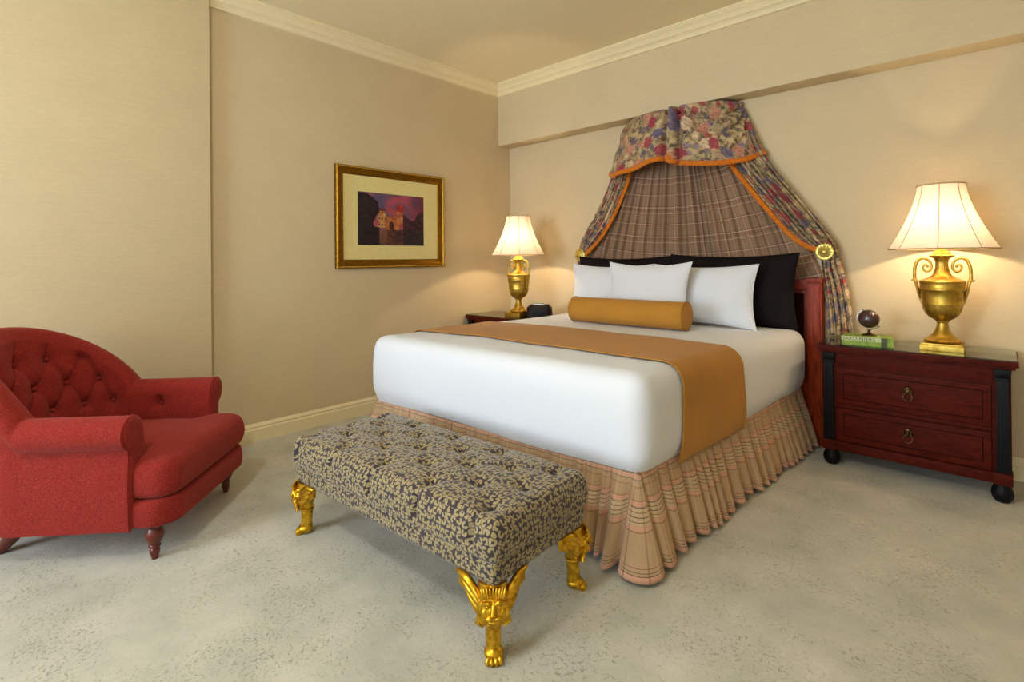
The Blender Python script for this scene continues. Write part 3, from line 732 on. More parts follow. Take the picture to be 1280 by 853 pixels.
for sgn in (-1, 1):
    for k in range(60): bd.ell((.036, -PW/2+.011+k*(PW-.022)/59, sgn*(PH/2-.011)), (.005, .010, .007), 8, 6)
    for k in range(46): bd.ell((.036, sgn*(PW/2-.011), -PH/2+.011+k*(PH-.022)/45), (.005, .007, .010), 8, 6)
bd.build('beaded_lip', M['frame_gold_bright'], fo_, smooth=True)
MB().box(.002, .010, -PW/2+.068, PW/2-.068, -PH/2+.068, PH/2-.068).build('mat_board', M['mat'], pic)
# print: a painted dusk view, colours held per vertex
def painting():
    w, h = .672, .443; nx, ny = 168, 112; yc, zc = -1.531+1.518, 1.656-1.662
    def lerp(a, b, t): return [a[k]+(b[k]-a[k])*t for k in range(3)]
    P = []; C = []
    for i in range(nx):
        for j in range(ny):
            x = i/(nx-1); y = j/(ny-1); n1 = noise.noise(Vector((x*5, y*6, 1))); n2 = noise.noise(Vector((x*16, y*16, 4))); n3 = noise.noise(Vector((x*45, y*30, 9)))
            sky = lerp((178, 84, 104), (92, 82, 122), min(1, max(0, .5+n1*1.3))); sky = lerp(sky, (176, 70, 52), max(0, n2)*.6+max(0, .2-abs(x-.6))*2*(y < .75)); c = lerp(sky, (110, 30, 50), max(0, x-.7)*2.2)
            if y < .30+.0*x: c = lerp((52, 34, 44), (104, 60, 48), max(0, min(1, .4+n2)))           # street and water
            if y < .30 and .27 < x < .42: c = lerp((150, 96, 70), (80, 52, 52), min(1, abs(n3)*2+(.3-y)))
            if y < .32 and .42 < x < .55: c = lerp((112, 62, 40), (60, 36, 40), min(1, .5+n2))
            if .30 <= y < .56 and .40 < x < .60: 
                c = lerp((206, 140, 70), (160, 84, 50), .5+n2)
                if (x-.485)**2/.0016+(y-.36)**2/.012 < 1: c = [70, 34, 30]
                if y > .50 and n3 > .0: c = [150, 70, 44]
            if .27 < x < .40 and .34 < y < .66:
                c = lerp((222, 172, 104), (170, 104, 64), .5+n2)
                if int((x-.27)*46) % 2 == 1 and int(y*26) % 3 == 1: c = [110, 54, 44]
            if .28 < x < .39 and .66 <= y < .72: c = [112, 50, 52]
            if .565 < x < .66 and .40 < y < .70: c = lerp((214, 142, 84), (150, 74, 50), .5+n2)
            if (x-.62)**2/.0036+(y-.72)**2/.008 < 1 and y > .66: c = lerp((206, 66, 36), (140, 40, 40), .5+n2)
            if x > .67 and y < .62+.12*math.sin(x*14)+.1*n1: 
                c = lerp((34, 24, 34), (92, 40, 54), max(0, min(1, .35+n2+n3*.4)))
                if y < .3: c = lerp((24, 28, 36), (60, 40, 48), max(0, .5+n2))
            if x < .25+.08*n1 and y < 1-.5*max(0, x-.12)*2: c = lerp((26, 18, 26), (60, 36, 48), max(0, min(1, .3+n2)))
            if x < .30 and y < .35: c = lerp((20, 16, 24), (48, 32, 40), max(0, .4+n2))
            c = [max(0, q*(1+.12*n3)) for q in c]; P.append((.0115, yc-w/2+w*x, zc-h/2+h*y)); C.append(srgb(*c))
    f = [(i*ny+j, (i+1)*ny+j, (i+1)*ny+j+1, i*ny+j+1) for i in range(nx-1) for j in range(ny-1)]
    t = NT('dusk_print'); at = t.n('VertexColor', layer_name='paint'); v = t.coord()
    t.base(t.mix(t.math('MULTIPLY', t.noise(v, 60, 2), .15), at.outputs[0], (.02, .015, .02, 1)), .5, 0, .3)
    o = mesh_obj('print', P, f, t.m, pic)
    ca = o.data.color_attributes.new('paint', 'FLOAT_COLOR', 'POINT'); ca.data.foreach_set('color', [c for q in C for c in q])
    e = .004; q = MB()
    for (a, b, c_, d) in ((yc-w/2-e, yc+w/2+e, zc-h/2-e, zc-h/2), (yc-w/2-e, yc+w/2+e, zc+h/2, zc+h/2+e), (yc-w/2-e, yc-w/2, zc-h/2, zc+h/2), (yc+w/2, yc+w/2+e, zc-h/2, zc+h/2)): q.box(.0100, .0118, a, b, c_, d)
    q.build('print_edge', M['ebony'], o)
painting()
MB().box(.0135, .0150, -PW/2+.066, PW/2-.066, -PH/2+.066, PH/2-.066).build('picture_glass', M['museum'], pic)

# ------------------------------------------------------------------ bed canopy
can = empty('bed_canopy', (1.985, 0, 2.5), 0, 'floral bed canopy with plaid lining and orange fringe above the headboard', 'bed canopy')
def incan(o): o.location = Vector(o.location)-Vector(can.location); return o
def interp(pts, t):
    """Catmull-Rom through pts at t in 0..1"""
    pts = np.asarray(pts, float); n = len(pts)-1; x = min(max(t, 0), 1)*n; i = min(int(x), n-1); u = x-i
    p0, p1, p2, p3 = pts[max(i-1, 0)], pts[i], pts[i+1], pts[min(i+2, n)]
    return .5*(2*p1+(-p0+p2)*u+(2*p0-5*p1+4*p2-p3)*u*u+(-p0+3*p1-3*p2+p3)*u**3)
def fringe(path, parent, name='fringe', h=.040, seed=0):
    """dense looped fringe: a ribbed hanging band"""
    path = np.asarray(path, float); s = np.concatenate([[0], np.cumsum(np.linalg.norm(np.diff(path, axis=0), axis=1))])
    n = max(20, int(s[-1]/.0045)); q = np.linspace(0, s[-1], n); C = np.column_stack([np.interp(q, s, path[:, k]) for k in range(3)])
    T = np.gradient(C, axis=0); T /= np.linalg.norm(T, axis=1)[:, None]
    rad = .5*h*(1+.22*np.sin(q*2*PI/.0135)+.18*np.array([noise.noise(Vector((x*90, seed, 0))) for x in q]))
    v = []; NK = 9
    for i in range(n):
        t = Vector(T[i]); side = Vector((0, -1, 0)); side = (side-t*side.dot(t)).normalized(); dn = t.cross(side); dn = dn if dn.z < 0 else -dn
        row = []
        for k in range(NK):
            a = 2*PI*k/(NK-1); row.append(tuple(Vector(C[i])+dn*rad[i]*math.cos(a)+side*rad[i]*.5*math.sin(a)))
        v.append(row)
    return incan(grid_obj(name, np.array(v), None, M['fringe'], parent)) if parent == can else grid_obj(name, np.array(v), None, M['fringe'], parent)
# crown board carrying the cloth
cb = [(1.985+.46*math.cos(a), -.245*math.sin(a)) for a in np.linspace(0, PI, 24)]
incan(MB().ext(cb, 2.455, 2.475, 'z').build('crown_board', M['mahogany'], can))
def valance():
    NU, NV = 260, 46; P = np.zeros((NU, NV, 3)); UV = np.zeros((NU, NV, 2)); split = .53; ZB1 = [2.115, 2.06, 2.035, 2.035, 2.05, 2.085, 2.10]; ZB2 = [2.06, 2.03, 2.015, 2.015, 2.03, 2.06, 2.10]
    for i in range(NU):
        f = i/(NU-1); a = PI*(1-f)
        ca, sa = math.cos(a), math.sin(a)
        # bottom height of the two swags and the gathered jabot between them
        g1 = f/split; g2 = (f-split)/(1-split)
        zb = float(interp([(q, 0) for q in ZB1], g1)[0]) if f < split else float(interp([(q, 0) for q in ZB2], g2)[0])
        zt = 2.492+.012*math.sin(PI*f)
        for j in range(NV):
            t = j/(NV-1); e = t**.9
            hw = .485+(.655-.485)*e; dp = .245+(.335-.245)*e
            x = 1.985+.01*t+hw*ca; y = -.012-dp*sa**.9 if sa > 0 else -.012
            z = zt+(zb-zt)*t
            d = 0
            if f >= split:
                arc = 1-(2*g2-1)**2
                ph = t/(.14+.75*arc+1e-3)
                for pk in (.28, .58, .92): d -= .060*math.exp(-((ph-pk)/.055)**2)*min(1, arc*1.8)*(1.1-pk*.7)
                d += .02*min(1, arc*2)*max(0, 1-ph)
                d += .035*math.exp(-((g2-.0)/.05)**2)-.055*math.exp(-((g2-.075)/.022)**2)
                d += .022*math.exp(-((g2-.93)/.03)**2)-.020*math.exp(-((g2-.86)/.02)**2)
            else:
                d += .014*math.sin(g1*9+t*2)*t+.03*math.exp(-((g1-1)/.03)**2)-.05*math.exp(-((g1-.95)/.018)**2)+.02*math.sin(g1*16)*t*(g1 > .2)
                d += .018*math.sin(t*13-g1*6)*math.exp(-((g1-.35)/.3)**2)*(1-t)
            d += .006*noise.noise(Vector((f*9, t*4, 2)))
            nx, ny = ca, -sa
            P[i, j] = (x+nx*d, min(-.008, y+ny*d), z); UV[i, j] = (f*1.9, -z*1.1)
    o = incan(grid_obj('valance', P, UV, M['floral'], can, thick=.004))
    fringe(P[:int(NU*split)-4, -1]+np.array([0, -.004, -.006]), o, seed=3); fringe(P[int(NU*split)-14:, -1]+np.array([0, -.010, -.006]), o, seed=8)
    # gathered rosette-like pleat head and small side button
    NU2 = 60; top = [P[i, 0] for i in range(NU)]
    lid = [[(p[0], p[1]*(1-k/6), p[2]-.003+.012*math.sin(PI*k/6*.5)) for k in range(7)] for p in top]
    incan(grid_obj('valance_top', np.array(lid), np.array([[(p[0], q[1]) for q in r] for p, r in zip(top, lid)]), M['floral'], can, thick=.003))
valance()
# plaid lining fanned down the wall
def lining():
    NU, NV = 420, 40; P = np.zeros((NU, NV, 3)); UV = np.zeros((NU, NV, 2))
    folds = [0]
    while folds[-1] < 1: folds.append(folds[-1]+random.choice((.025, .04, .06, .085))*random.uniform(.85, 1.15))
    folds = np.array(folds); folds = folds/folds[-1]
    am = [random.uniform(.6, 1.2) for _ in folds]
    for i in range(NU):
        f = i/(NU-1); k = min(np.searchsorted(folds, f, side='right')-1, len(folds)-2); ph = (f-folds[k])/(folds[k+1]-folds[k])
        saw = (ph**.8 if ph < .82 else (1-ph)/.18)*am[k]
        for j in range(NV):
            t = j/(NV-1); te = 1-(1-t)**1.45; x = (1.60+.77*f)*(1-te)+(.97+2.11*f)*te; z = 2.47-(2.47-.98)*t
            x += (-.03*math.sin(PI*t))*(1-2*f)*-1
            y = -.014-(.040+.026*t)*saw*(1-.82*min(1, max(0, (t-.72)/.14)))-.04*(1-t)**2-.004*noise.noise(Vector((f*30, t*3, 5)))
            P[i, j] = (x, y, z); UV[i, j] = (f*2.9, t*1.55+.10*(2*f-1)**2)
    return incan(grid_obj('plaid_lining', P, UV, M['plaid_wall'], can, thick=.002))
lining()
def drape(name, inner, outer, y0, seed, fr=True, pleats=6, ul=.75, bottomflare=0):
    NU, NV = 90, 70; P = np.zeros((NU, NV, 3)); UV = np.zeros((NU, NV, 2))
    for j in range(NV):
        t = j/(NV-1); a = interp(inner, t); b = interp(outer, t)
        for i in range(NU):
            f = i/(NU-1); k = 2*PI*pleats*(f+.10*noise.noise(Vector((f*3, t*1.6, seed)))+.06*math.sin(t*5)*f*(1-f))
            w = np.linalg.norm(b-a)
            p = a+(b-a)*f; dep = min(.020, w*.11)
            y = p[1]+dep*math.sin(k)+.4*dep*math.sin(2.3*k+1)-.02*math.sin(PI*f)
            P[i, j] = (p[0], min(-.035, y), p[2]); UV[i, j] = (f*ul+seed, t*1.5)
    o = incan(grid_obj(name, P, UV, M['floral'], can, thick=.003))
    if fr: fringe(P[0, :]+np.array([0, -.012, 0]), o, h=.038, seed=seed)
    return o
drape('side_drape', [(2.34, -.16, 2.22), (2.425, -.14, 2.052), (2.531, -.12, 1.886), (2.645, -.11, 1.724), (2.833, -.10, 1.478), (2.936, -.10, 1.389), (3.045, -.10, 1.335)],
      [(2.60, -.08, 2.26), (2.66, -.08, 2.085), (2.79, -.07, 1.878), (2.915, -.07, 1.704), (3.06, -.07, 1.497), (3.13, -.08, 1.384), (3.145, -.09, 1.324)], .1, 1)
drape('side_drape', [(1.60, -.15, 2.20), (1.547, -.12, 1.994), (1.447, -.11, 1.789), (1.318, -.10, 1.579), (1.185, -.10, 1.428), (1.08, -.10, 1.335)],
      [(1.42, -.08, 2.20), (1.345, -.07, 2.02), (1.245, -.07, 1.82), (1.118, -.07, 1.626), (1.015, -.07, 1.463), (.99, -.09, 1.33)], .1, 4)
drape('drape_tail', [(3.052, -.10, 1.36), (3.05, -.10, 1.24), (3.06, -.10, 1.12), (3.068, -.10, .97), (3.074, -.10, .765)],
      [(3.140, -.09, 1.34), (3.158, -.08, 1.26), (3.185, -.08, 1.15), (3.21, -.08, 1.0), (3.235, -.08, .765)], .1, 2, False, 4, .4)
drape('drape_tail', [(1.065, -.10, 1.36), (1.02, -.10, 1.24), (1.01, -.10, 1.0), (1.005, -.10, .84)],
      [(.99, -.09, 1.34), (.965, -.08, 1.25), (.94, -.08, 1.0), (.93, -.08, .84)], .1, 5, False, 4, .4)
def holdback(x, z, label):
    r = empty('curtain_holdback', (x, 0, z), 0, label, 'curtain holdback')
    m = MB(); m.lathe([(.010, 0), (.010, .13), (.02, .135)], 16); o = m.build('rod', M['brass'], r, smooth=True, rot=(PI/2, 0, 0))
    q = MB().lathe([(.050, 0), (.056, .004), (.057, .010), (.050, .014), (.044, .012), (.038, .012), (.030, .018), (.022, .018), (.016, .024), (.006, .027), (.001, .027)], 72,
                   flute=lambda a, z: .05*math.sin(18*a)*(z < .013))
    for k in range(12): a = k*PI/6; q.ell((.033*math.cos(a), .033*math.sin(a), .015), (.010, .005, .005), 10, 6, R=Matrix.Rotation(a, 3, 'Z'))
    for k in range(8): a = k*PI/4; q.ell((.016*math.cos(a), .016*math.sin(a), .022), (.007, .004, .004), 10, 6, R=Matrix.Rotation(a, 3, 'Z'))
    q.build('rosette', M['brass'], r, smooth=True, rot=(PI/2, 0, 0), loc=(0, -.135, 0)); return r
holdback(3.075, 1.33, 'round brass rosette holding back the drape above the headboard post and globe')
holdback(1.035, 1.335, 'brass holdback at the corner lamp side, partly hidden by the pillows')

# ------------------------------------------------------------------ bench
ba = math.radians(2.5); bench = empty('ottoman_bench', (2.11, -2.775, 0), ba, 'long button-tufted bench in scroll brocade on gold lion legs at the bed foot', 'bench')
LU, LV = .655, .275
BT = [(-.605+.29*i, v) for v in (-.185, 0, .18) for i in range(5)]+[(-.46+.29*i, v) for v in (-.093, .09) for i in range(4)]
SEG = [(p, q) for i, p in enumerate(BT) for q in BT[i+1:] if abs(abs(p[0]-q[0])-.145) < .02 and abs(abs(p[1]-q[1])-.091) < .02]
def tuft(Q, N):
    x, y, z = Q[:, 0].copy(), Q[:, 1].copy(), Q[:, 2].copy(); top = np.clip(N[:, 2], 0, 1)
    d = np.zeros(len(x))
    for bx, by in BT: d += .030*np.exp(-(np.hypot(x-bx, y-by)/.030)**1.4)
    cr_ = np.zeros(len(x))
    for (a, b) in SEG:
        a = np.array(a); b = np.array(b); ab = b-a; t = np.clip(((x-a[0])*ab[0]+(y-a[1])*ab[1])/(ab@ab), 0, 1)
        dist = np.hypot(x-a[0]-t*ab[0], y-a[1]-t*ab[1]); cr_ = np.maximum(cr_, .006*np.exp(-(dist/.012)**1.4))
    # edge pleats running out from the outer buttons
    for bx in sorted({round(b[0], 3) for b in BT if abs(abs(b[1])-.18) < .01}):
        dist = np.abs(x-bx); cr_ = np.maximum(cr_, np.where(np.abs(y) > .17, .011*np.exp(-(dist/.010)**1.4), 0))
    for by in (-.185, 0, .18):
        dist = np.abs(y-by); cr_ = np.maximum(cr_, np.where(np.abs(x) > .60, .006*np.exp(-(dist/.010)**1.4), 0))
    crown = .022*(1-(x/LU)**4)*(1-(y/LV)**4)
    z += top*(crown-d-cr_)
    side = 1-top; hz = np.clip((z-.335)/.05, 0, 1)
    for bx in sorted({round(b[0], 3) for b in BT if abs(abs(b[1])-.18) < .01}):
        y -= np.sign(N[:, 1])*side*np.abs(N[:, 1])*hz*.030*np.exp(-(np.abs(x-bx)/.009)**1.6)
    bul = .010*np.sin(np.clip((z-.30)/.15, 0, 1)*PI); x += N[:, 0]*side*bul; y += N[:, 1]*side*bul
    return np.column_stack([x, y, z])
Q, fs, ax = rounded_box(LU, LV, .318, .462, .034, .0078, tuft)
cu = mesh_obj('seat', Q, fs, M['scroll'], bench, box_uv(Q, fs, ax))
Q, fs, ax = rounded_box(LU-.008, LV-.008, .248, .34, .02, .02)
mesh_obj('upholstered_rail', Q, fs, M['scroll'], bench, box_uv(Q, fs, ax))
for bx, by in BT:
    MB().ell((bx, by, .462-.012+.0), (.011, .011, .006), 14, 8).build('button', M['scroll'], bench, smooth=True)
def lion_leg(cx, cy, sx, sy):
    """corner leg; sx, sy point outwards"""
    leg = empty('tmp'); bpy.data.objects.remove(leg)
    ang = math.atan2(sy, sx); R = Matrix.Rotation(ang, 3, 'Z'); c = Vector((cx, cy, 0))
    def W(p): return c+R @ Vector(p)
    m = MB(); ctrl = [((0, 0, .030), .027), ((0, 0, .06), .025), ((-.002, 0, .09), .026), ((-.002, 0, .118), .029), ((.002, 0, .135), .033), ((.004, 0, .16), .040), ((.002, 0, .20), .046), ((-.006, 0, .25), .048)]
    m.tube([W(p) for p, r in ctrl], [r for p, r in ctrl], 20)
    m.tube([W((0, .027*math.sin(a), .124+.0)) if False else W((.031*math.cos(a), .031*math.sin(a), .122)) for a in np.linspace(0, 2*PI, 24)[:-1]], .005, 8, True)
    leg = m.build('leg', M['gold'], bench, smooth=True)
    # mask: shallow lion face with flowing mane
    def face(d):
        h = 0
        y, z = d.y, d.z
        if d.x > 0:
            h += .30*math.exp(-((y/.16)**2+((z+.05)/.30)**2))                     # nose
            h += .16*math.exp(-((y/.36)**2+((z+.38)/.16)**2))                     # muzzle
            h += .12*math.exp(-(((abs(y)-.34)/.18)**2+((z-.34)/.10)**2))          # brows
            h -= .13*math.exp(-(((abs(y)-.32)/.12)**2+((z-.14)/.10)**2))          # eyes
            h += .08*math.exp(-(((abs(y)-.46)/.18)**2+((z+.15)/.2)**2))           # cheeks
            h -= .10*math.exp(-((y/.3)**2+((z+.58)/.07)**2))                      # mouth
        rim = math.hypot(y, z); h += .07*max(0, min(1, (rim-.62)*5))*math.sin(13*math.atan2(z, y)); return h
    mk = MB().ell(W((.022, 0, .186)), (.034, .048, .064), 56, 40, R=R, fn=face)
    mk.tube([W((.050, 0, .212)), W((.058, 0, .198)), W((.066, 0, .182)), W((.060, 0, .174))], [.007, .008, .013, .008], 10)          # nose
    for q in (-1, 1):
        mk.tube([W((.054, q*.006, .206)), W((.059, q*.016, .214)), W((.050, q*.031, .208)), W((.040, q*.038, .196))], [.006, .008, .007, .004], 8)   # brow
        mk.ell(W((.051, q*.018, .197)), (.006, .007, .005), 10, 8, R=R)
        mk.ell(W((.054, q*.013, .163)), (.012, .013, .010), 14, 10, R=R)
        mk.ell(W((.044, q*.029, .176)), (.012, .011, .016), 12, 8, R=R)
        for k in range(4): mk.tube([W((.040-.004*k, q*(.036+.003*k), .205-.016*k)), W((.040-.004*k, q*(.044+.003*k), .185-.016*k)), W((.042-.004*k, q*(.030+.001*k), .150-.010*k))], [.005, .008, .004], 8)
    mk.tube([W((.052, -.014, .148)), W((.058, 0, .150)), W((.052, .014, .148))], [.004, .006, .004], 8)
    for k in range(9):   # fronds crowning the forehead
        a = (k-4)*.2; mk.tube([W((.048, math.sin(a)*.042, .222)), W((.052, math.sin(a)*.05, .240)), W((.046, math.sin(a)*.054, .252))], [.005, .006, .003], 8)
    for k in range(5):   # beard
        a = (k-2)*.3; mk.tube([W((.044, math.sin(a)*.03, .155)), W((.038, math.sin(a)*.022, .135)), W((.030, math.sin(a)*.010, .112))], [.006, .007, .003], 8)
    mk.build('lion_mask', M['gold'], leg, smooth=True)
    # two wings running back along the rails
    for dv in (Vector((-sx, 0, 0)), Vector((0, -sy, 0))):
        wg = MB(); nrm = Vector((0, sy, 0)) if dv.x else Vector((sx, 0, 0))
        o0 = c+Vector((sx*.012, sy*.012, 0))
        for q in range(6):
            u = q/5; pts = []; rad = []
            for t in np.linspace(0, 1, 9):
                ln = .135-.052*(1-u)*1.0
                px = .01+ln*t; pz = .125+.035*u+(.098-.02*(1-u))*t**(.75)+.022*u*math.sin(PI*t)
                pts.append(o0+dv*px+nrm*(.020+.006*math.sin(PI*t)+.004*(q % 2))+Vector((0, 0, min(pz, .252)))); rad.append(.005+.0090*math.sin(PI*min(1, .12+t*.85)))
            wg.tube(pts, rad, 8)
        # solid web behind the feathers
        web = []
        for t in np.linspace(0, 1, 10):
            px = .0+.138*t; zt = min(.254, .165+.1*t**.7); zb = .125+.085*t**.8
            web.append((o0+dv*px+nrm*.008, zb, zt))
        vv = []; ff = []
        for p, zb, zt in web:
            for off in (0, .014): 
                for z in (zb, zt): vv.append(tuple(p+nrm*off+Vector((0, 0, z))))
        for i in range(len(web)-1):
            b = i*4; ff += [(b, b+4, b+5, b+1), (b+2, b+3, b+7, b+6), (b+1, b+5, b+7, b+3), (b, b+2, b+6, b+4)]
        ff += [(0, 1, 3, 2), tuple(len(vv)-4+k for k in (0, 2, 3, 1))]
        wg.add(vv, ff); wg.build('wing', M['gold'], leg, smooth=True)
    pw = MB(); pw.ell(W((.006, 0, .024)), (.034, .032, .024), 24, 14, R=R)
    for k in range(4):
        a = (k-1.5)*.42; pw.ell(W((.008+.026*math.cos(a), .030*math.sin(a)*1.0, .012)), (.018, .0105, .015), 14, 10, R=R @ Matrix.Rotation(a*.6, 3, 'Z'))
        pw.ell(W((.008+.038*math.cos(a), .034*math.sin(a), .007)), (.006, .004, .006), 8, 6, R=R)
    pw.build('paw', M['gold'], leg, smooth=True)
for sx, sy in ((1, -1), (-1, -1), (1, 1), (-1, 1)): lion_leg(sx*.608, sy*.232, sx, sy)

# ------------------------------------------------------------------ tufted armchair (local: x forward, y to its left)
ch = empty('armchair', (.98, -3.36, 0), math.atan2(.739, .674), 'red button-tufted armchair with rolled arms beside the left wall', 'armchair')
def plan(a):
    """a 0..1 along the back: right arm front -> back -> left arm front; returns point, outward normal, lift"""
    Ls = .42; ex, ey = .31, .350; u1 = -.495
    # lengths
    q = .5*PI*math.sqrt((ex*ex+ey*ey)/2)
    tot = 2*Ls+2*q; s = a*tot
    if s < Ls: return (-.075-s, -ey), (0, -1), 0, s
    if s > tot-Ls: return (-.075-(tot-s), ey), (0, 1), 0, s
    th = (s-Ls)/(2*q)*PI                        # 0..pi
    p = (u1-ex*math.sin(th), -ey*math.cos(th)); n = (-math.sin(th)/ex, -math.cos(th)/ey); l = math.hypot(*n)
    return p, (n[0]/l, n[1]/l), math.sin(th), s
def chair_shell():
    NA = 300; inner_n = 70
    BTN = []
    tot = plan(1)[3]; mid = tot/2
    for row, z in enumerate((.80, .665, .54)):
        for k in range(-4, 5):
            s = mid+(k+(.5 if row % 2 else 0))*.138
            if row == 0 and abs(s-mid) > .32: continue
            if row == 1 and abs(s-mid) > .48: continue
            if row == 2 and abs(s-mid) > .53: continue
            BTN.append((s, z))
    BTN += [(.26, .515), (tot-.26, .515)]
    SG = [(p, q) for i, p in enumerate(BTN) for q in BTN[i+1:] if .06 < abs(p[0]-q[0]) < .08 and .1 < abs(p[1]-q[1]) < .15]
    SG += [(b, (b[0], b[1]+.3)) for b in BTN if b[1] > .79]+[(b, (b[0], .70)) for b in BTN[-2:]]
    rows = []; cuts = None
    for i in range(NA+1):
        a = i/NA; (px, py), (nx, ny), l, s = plan(a)
        hz = .640+.345*l**.85; lean = .085*l**1.2; R = .072-.010*l
        prof = []   # (offset outward, z, kind)
        zr = hz-R; cen = .020+lean
        for k in range(inner_n):
            t = k/(inner_n-1); z = .33+(zr-.33)*t
            prof.append((-.052-.012*math.sin(PI*t)+(lean+.0)*max(0, (z-.42)/(zr-.42))**1.1*(1 if z > .42 else 0), z, 1-max(0, (t-.93)/.07)))
        o_end = prof[-1][0]
        for k in range(1, 19):
            th = PI-(PI*1.38)*k/18; prof.append((cen+(R+(-o_end+cen-R)*max(0, math.cos(PI-th*1.0))*(th > PI/2)*1.0)*math.cos(th) if False else cen+R*math.cos(th), zr+R*math.sin(th), 0))
        zo = prof[-1][1]; oo = prof[-1][0]
        for k in range(1, 12):
            t = k/11; z = zo-.004-(zo-.15)*t; prof.append((oo-.006+.008*math.sin(PI*t)-.03*max(0, (l*t-.3))*.6-lean*.35*t, max(z, .15), 0))
        row = []
        for (o, z, kd) in prof:
            d = 0
            if kd:
                for bs, bz in BTN:
                    ds = s-bs; dz = z-bz
                    if abs(ds) < .12 and abs(dz) < .12: d += .040*math.exp(-(math.hypot(ds, dz)/.030)**1.25)
                c_ = 0
                for (p, q) in SG:
                    ax_, ay_ = q[0]-p[0], q[1]-p[1]; t = max(0, min(1, ((s-p[0])*ax_+(z-p[1])*ay_)/(ax_*ax_+ay_*ay_)))
                    dist = math.hypot(s-p[0]-t*ax_, z-p[1]-t*ay_)
                    if dist < .06: c_ = max(c_, .017*math.exp(-(dist/.013)**1.4))
                d += c_; d *= kd
            d += .003*noise.noise(Vector((s*8, z*8, o*8)))
            oo_ = o+d; row.append((px+nx*oo_, py+ny*oo_, z))
        rows.append(row)
    NP = len(rows[0]); v = [p for r in rows for p in r]
    f = [(i*NP+j, (i+1)*NP+j, (i+1)*NP+j+1, i*NP+j+1) for i in range(NA) for j in range(NP-1)]
    # front faces of the arms, slightly domed
    for r, sg in ((rows[0], 1), (rows[-1], 1)):
        c = np.mean(np.array(r), 0); b0 = len(v); prev = [v.index(p) if False else None for p in r]
        base = 0 if r is rows[0] else NA*NP; last = [base+k for k in range(NP)]
        for sc, dx in ((.94, .010), (.75, .016), (.4, .018)):
            cur = []
            for k, p in enumerate(r):
                q = (p[0]+dx, c[1]+(p[1]-c[1])*sc, p[2] if sc > .93 else (p[2] if False else c[2]+(p[2]-c[2])*(sc*.5+.5))); v.append(q); cur.append(len(v)-1)
            f += [(last[k], last[k+1], cur[k+1], cur[k]) for k in range(NP-1)]; last = cur
        f.append(tuple(last))
    for r in (rows[0], rows[-1]):
        c = np.mean(np.array(r), 0); q = [(p[0]+.004, c[1]+(p[1]-c[1])*.985, p[2]-.002) for p in r[inner_n-14:]]
        MB().tube(q[::1], .0055, 6).build('arm_piping', M['red'], ch, smooth=True)
    o = mesh_obj('back_and_arms', v, f, M['red'], ch); 
    for k, (bs, bz) in enumerate(BTN):
        (px, py), (nx, ny), l, s = plan(bs/tot); lean = .085*l**1.2; hz = .640+.345*l**.85; zr = hz-.064
        oo = -.052-.012*math.sin(PI*(bz-.33)/(zr-.33))+lean*max(0, (bz-.42)/(zr-.42))**1.1+.036
        MB().ell((px+nx*oo, py+ny*oo, bz), (.011, .011, .011), 12, 8).build('button', M['red'], ch, smooth=True)
chair_shell()
def cushion(name, z0, z1, uf, ub, wfn, n, ex, mat, crown=0, N=44):
    ss = np.sin(np.linspace(-PI/2, PI/2, N)); v = []; f = []
    for side in (-1, 1):
        b = len(v)
        for i in range(N):
            r = ss[i]; u = (uf+ub)/2+r*(uf-ub)/2; w = wfn(u)
            for j in range(N):
                s = ss[j]; k = ((1-abs(s)**n)*(1-abs(r)**n))**ex; zc = (z0+z1)/2
                v.append((u, s*w, zc+side*(z1-z0)/2*k+(crown*(1-s*s)*(1-r*r) if side > 0 else 0)+.003*side*noise.noise(Vector((u*6, s*3, side)))*k))
        for i in range(N-1):
            for j in range(N-1): f.append((b+i*N+j, b+(i+1)*N+j, b+(i+1)*N+j+1, b+i*N+j+1))
    o = mesh_obj(name, v, f, mat, ch)
    bm = bmesh.new(); bm.from_mesh(o.data); bmesh.ops.remove_doubles(bm, verts=bm.verts, dist=2e-4); bmesh.ops.recalc_face_normals(bm, faces=bm.faces); bm.to_mesh(o.data); bm.free(); return o
def wT(u):
    k = 1/(1+math.exp(-(u+.088)/.008)); base = .283+(.385-.283)*k
    if u > .02: base *= 1-.16*((u-.02)/.09)**2
    return base
cushion('seat_cushion', .266, .440, .108, -.62, wT, 16, .34, M['red'], .035)
def wB(u):
    if u > .0: return .385*(1-.20*(u/.1)**2)
    if u < -.45: return .37*math.sqrt(max(.05, 1-((-.45-u)/.36)**2))
    return .385
cushion('seat_rail', .150, .272, .106, -.74, wB, 40, .25, M['red'])
def turned_leg(x, y, dx=0, dy=0):
    pr = [(.030, .165), (.034, .150), (.034, .143), (.028, .138), (.031, .130), (.036, .118), (.037, .104), (.033, .090), (.026, .076), (.021, .066), (.024, .060), (.024, .055), (.017, .050), (.020, .044), (.021, .036), (.018, .022), (.014, .010), (.012, .0)]
    m = MB().lathe(pr, 28); m.v = [(vx+x+dx*(.165-vz), vy+y+dy*(.165-vz), vz) for vx, vy, vz in m.v]
    m.build('leg', M['leg_wood'], ch, smooth=True)
def rear_leg(y):
    pts = [(-.60, y*.95, .175), (-.64, y, .12), (-.685, y*1.02, .06), (-.725, y*1.04, .012)]
    m = MB().tube(pts, [.042, .036, .029, .024], 20); m.v = [(a, b, max(0, c)) for a, b, c in m.v]; m.build('leg', M['leg_wood'], ch, smooth=True)
turned_leg(.0, -.33); turned_leg(.0, .33); rear_leg(-.21); rear_leg(.21)

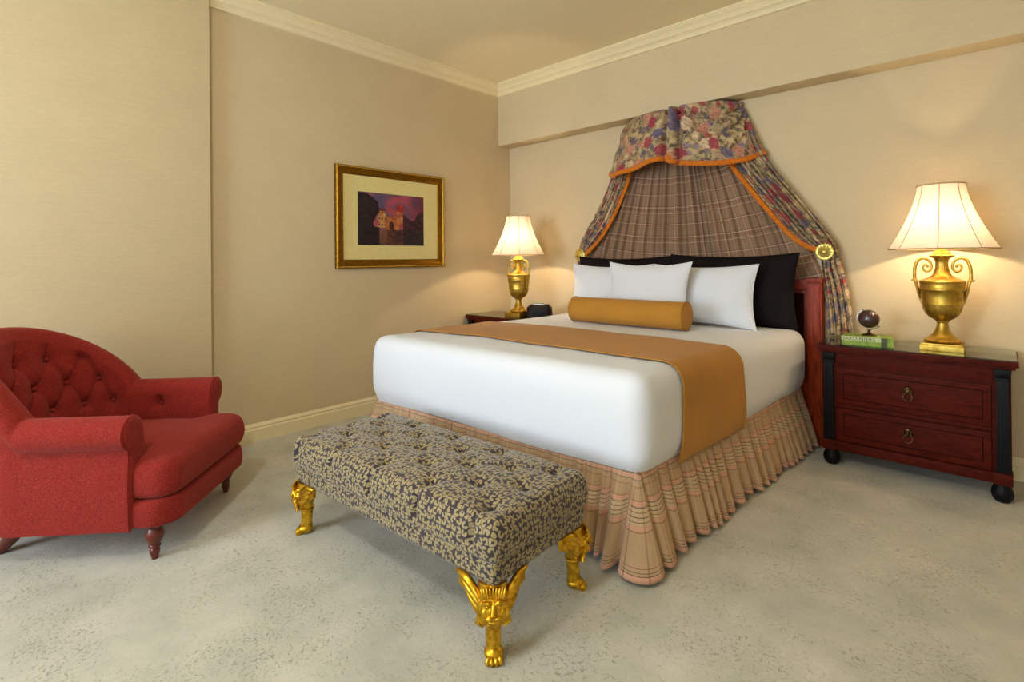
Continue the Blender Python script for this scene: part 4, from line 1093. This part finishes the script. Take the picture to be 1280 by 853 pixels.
# ------------------------------------------------------------------ light
def area(name, loc, size, energy, col, rot):
    l = bpy.data.lights.new(name, 'AREA'); l.shape = 'RECTANGLE'; l.size, l.size_y = size; l.energy = energy; l.color = col
    o = bpy.data.objects.new(name, l); COL.objects.link(o); o.location = loc; o.rotation_euler = rot; return o
W1, W2, W3 = 150, 50, 72
area('daylight_window_one', (1.25, YB-.17, 1.55), (1.7, 1.9), W1, (.74, .87, 1), (PI/2, 0, 0))
area('added_window_fill', (4.15, YB-.17, 1.55), (1.6, 1.9), W2, (.74, .87, 1), (PI/2, 0, 0))  # fill from the right through the added second window
cl = empty('added_ceiling_fill', (2.7, -4.5, ZC), 0, 'added fill light, unseen, with brass stem and frosted globe behind the camera', 'fill light')  # unseen fixture added to brighten the bed top and chair
MB().lathe([(.08, -.001), (.085, -.015), (.05, -.03), (.012, -.035), (.012, -.20), (.05, -.205), (.055, -.22)], 32).build('stem', M['brass'], cl, smooth=True)
MB().ell((0, 0, -.30), (.10, .10, .09), 32, 20).build('fill_light_globe', M['bulb'], cl, smooth=True)
lp = bpy.data.lights.new('added_fill_point', 'POINT'); lp.energy = W3; lp.color = (.93, .96, 1); lp.shadow_soft_size = .12
lq = bpy.data.objects.new('added_fill_point', lp); COL.objects.link(lq); lq.parent = cl; lq.location = (0, 0, -.54)
w = bpy.data.worlds.new('World'); bpy.context.scene.world = w; w.use_nodes = True
bg = w.node_tree.nodes['Background']; sky = w.node_tree.nodes.new('ShaderNodeTexSky'); sky.sky_type = 'HOSEK_WILKIE'; sky.turbidity = 4
w.node_tree.links.new(sky.outputs[0], bg.inputs[0]); bg.inputs[1].default_value = .6
sc = bpy.context.scene
sc.view_settings.view_transform = 'Standard'; sc.view_settings.look = 'None'; sc.view_settings.exposure = .26; sc.view_settings.gamma = 1; sc.view_settings.use_curve_mapping = False
sc.cycles.max_bounces = 10; sc.cycles.diffuse_bounces = 6; sc.cycles.use_denoising = True; sc.cycles.sample_clamp_indirect = 8
try: sc.cycles.denoiser = 'OPENIMAGEDENOISE'
except Exception: pass
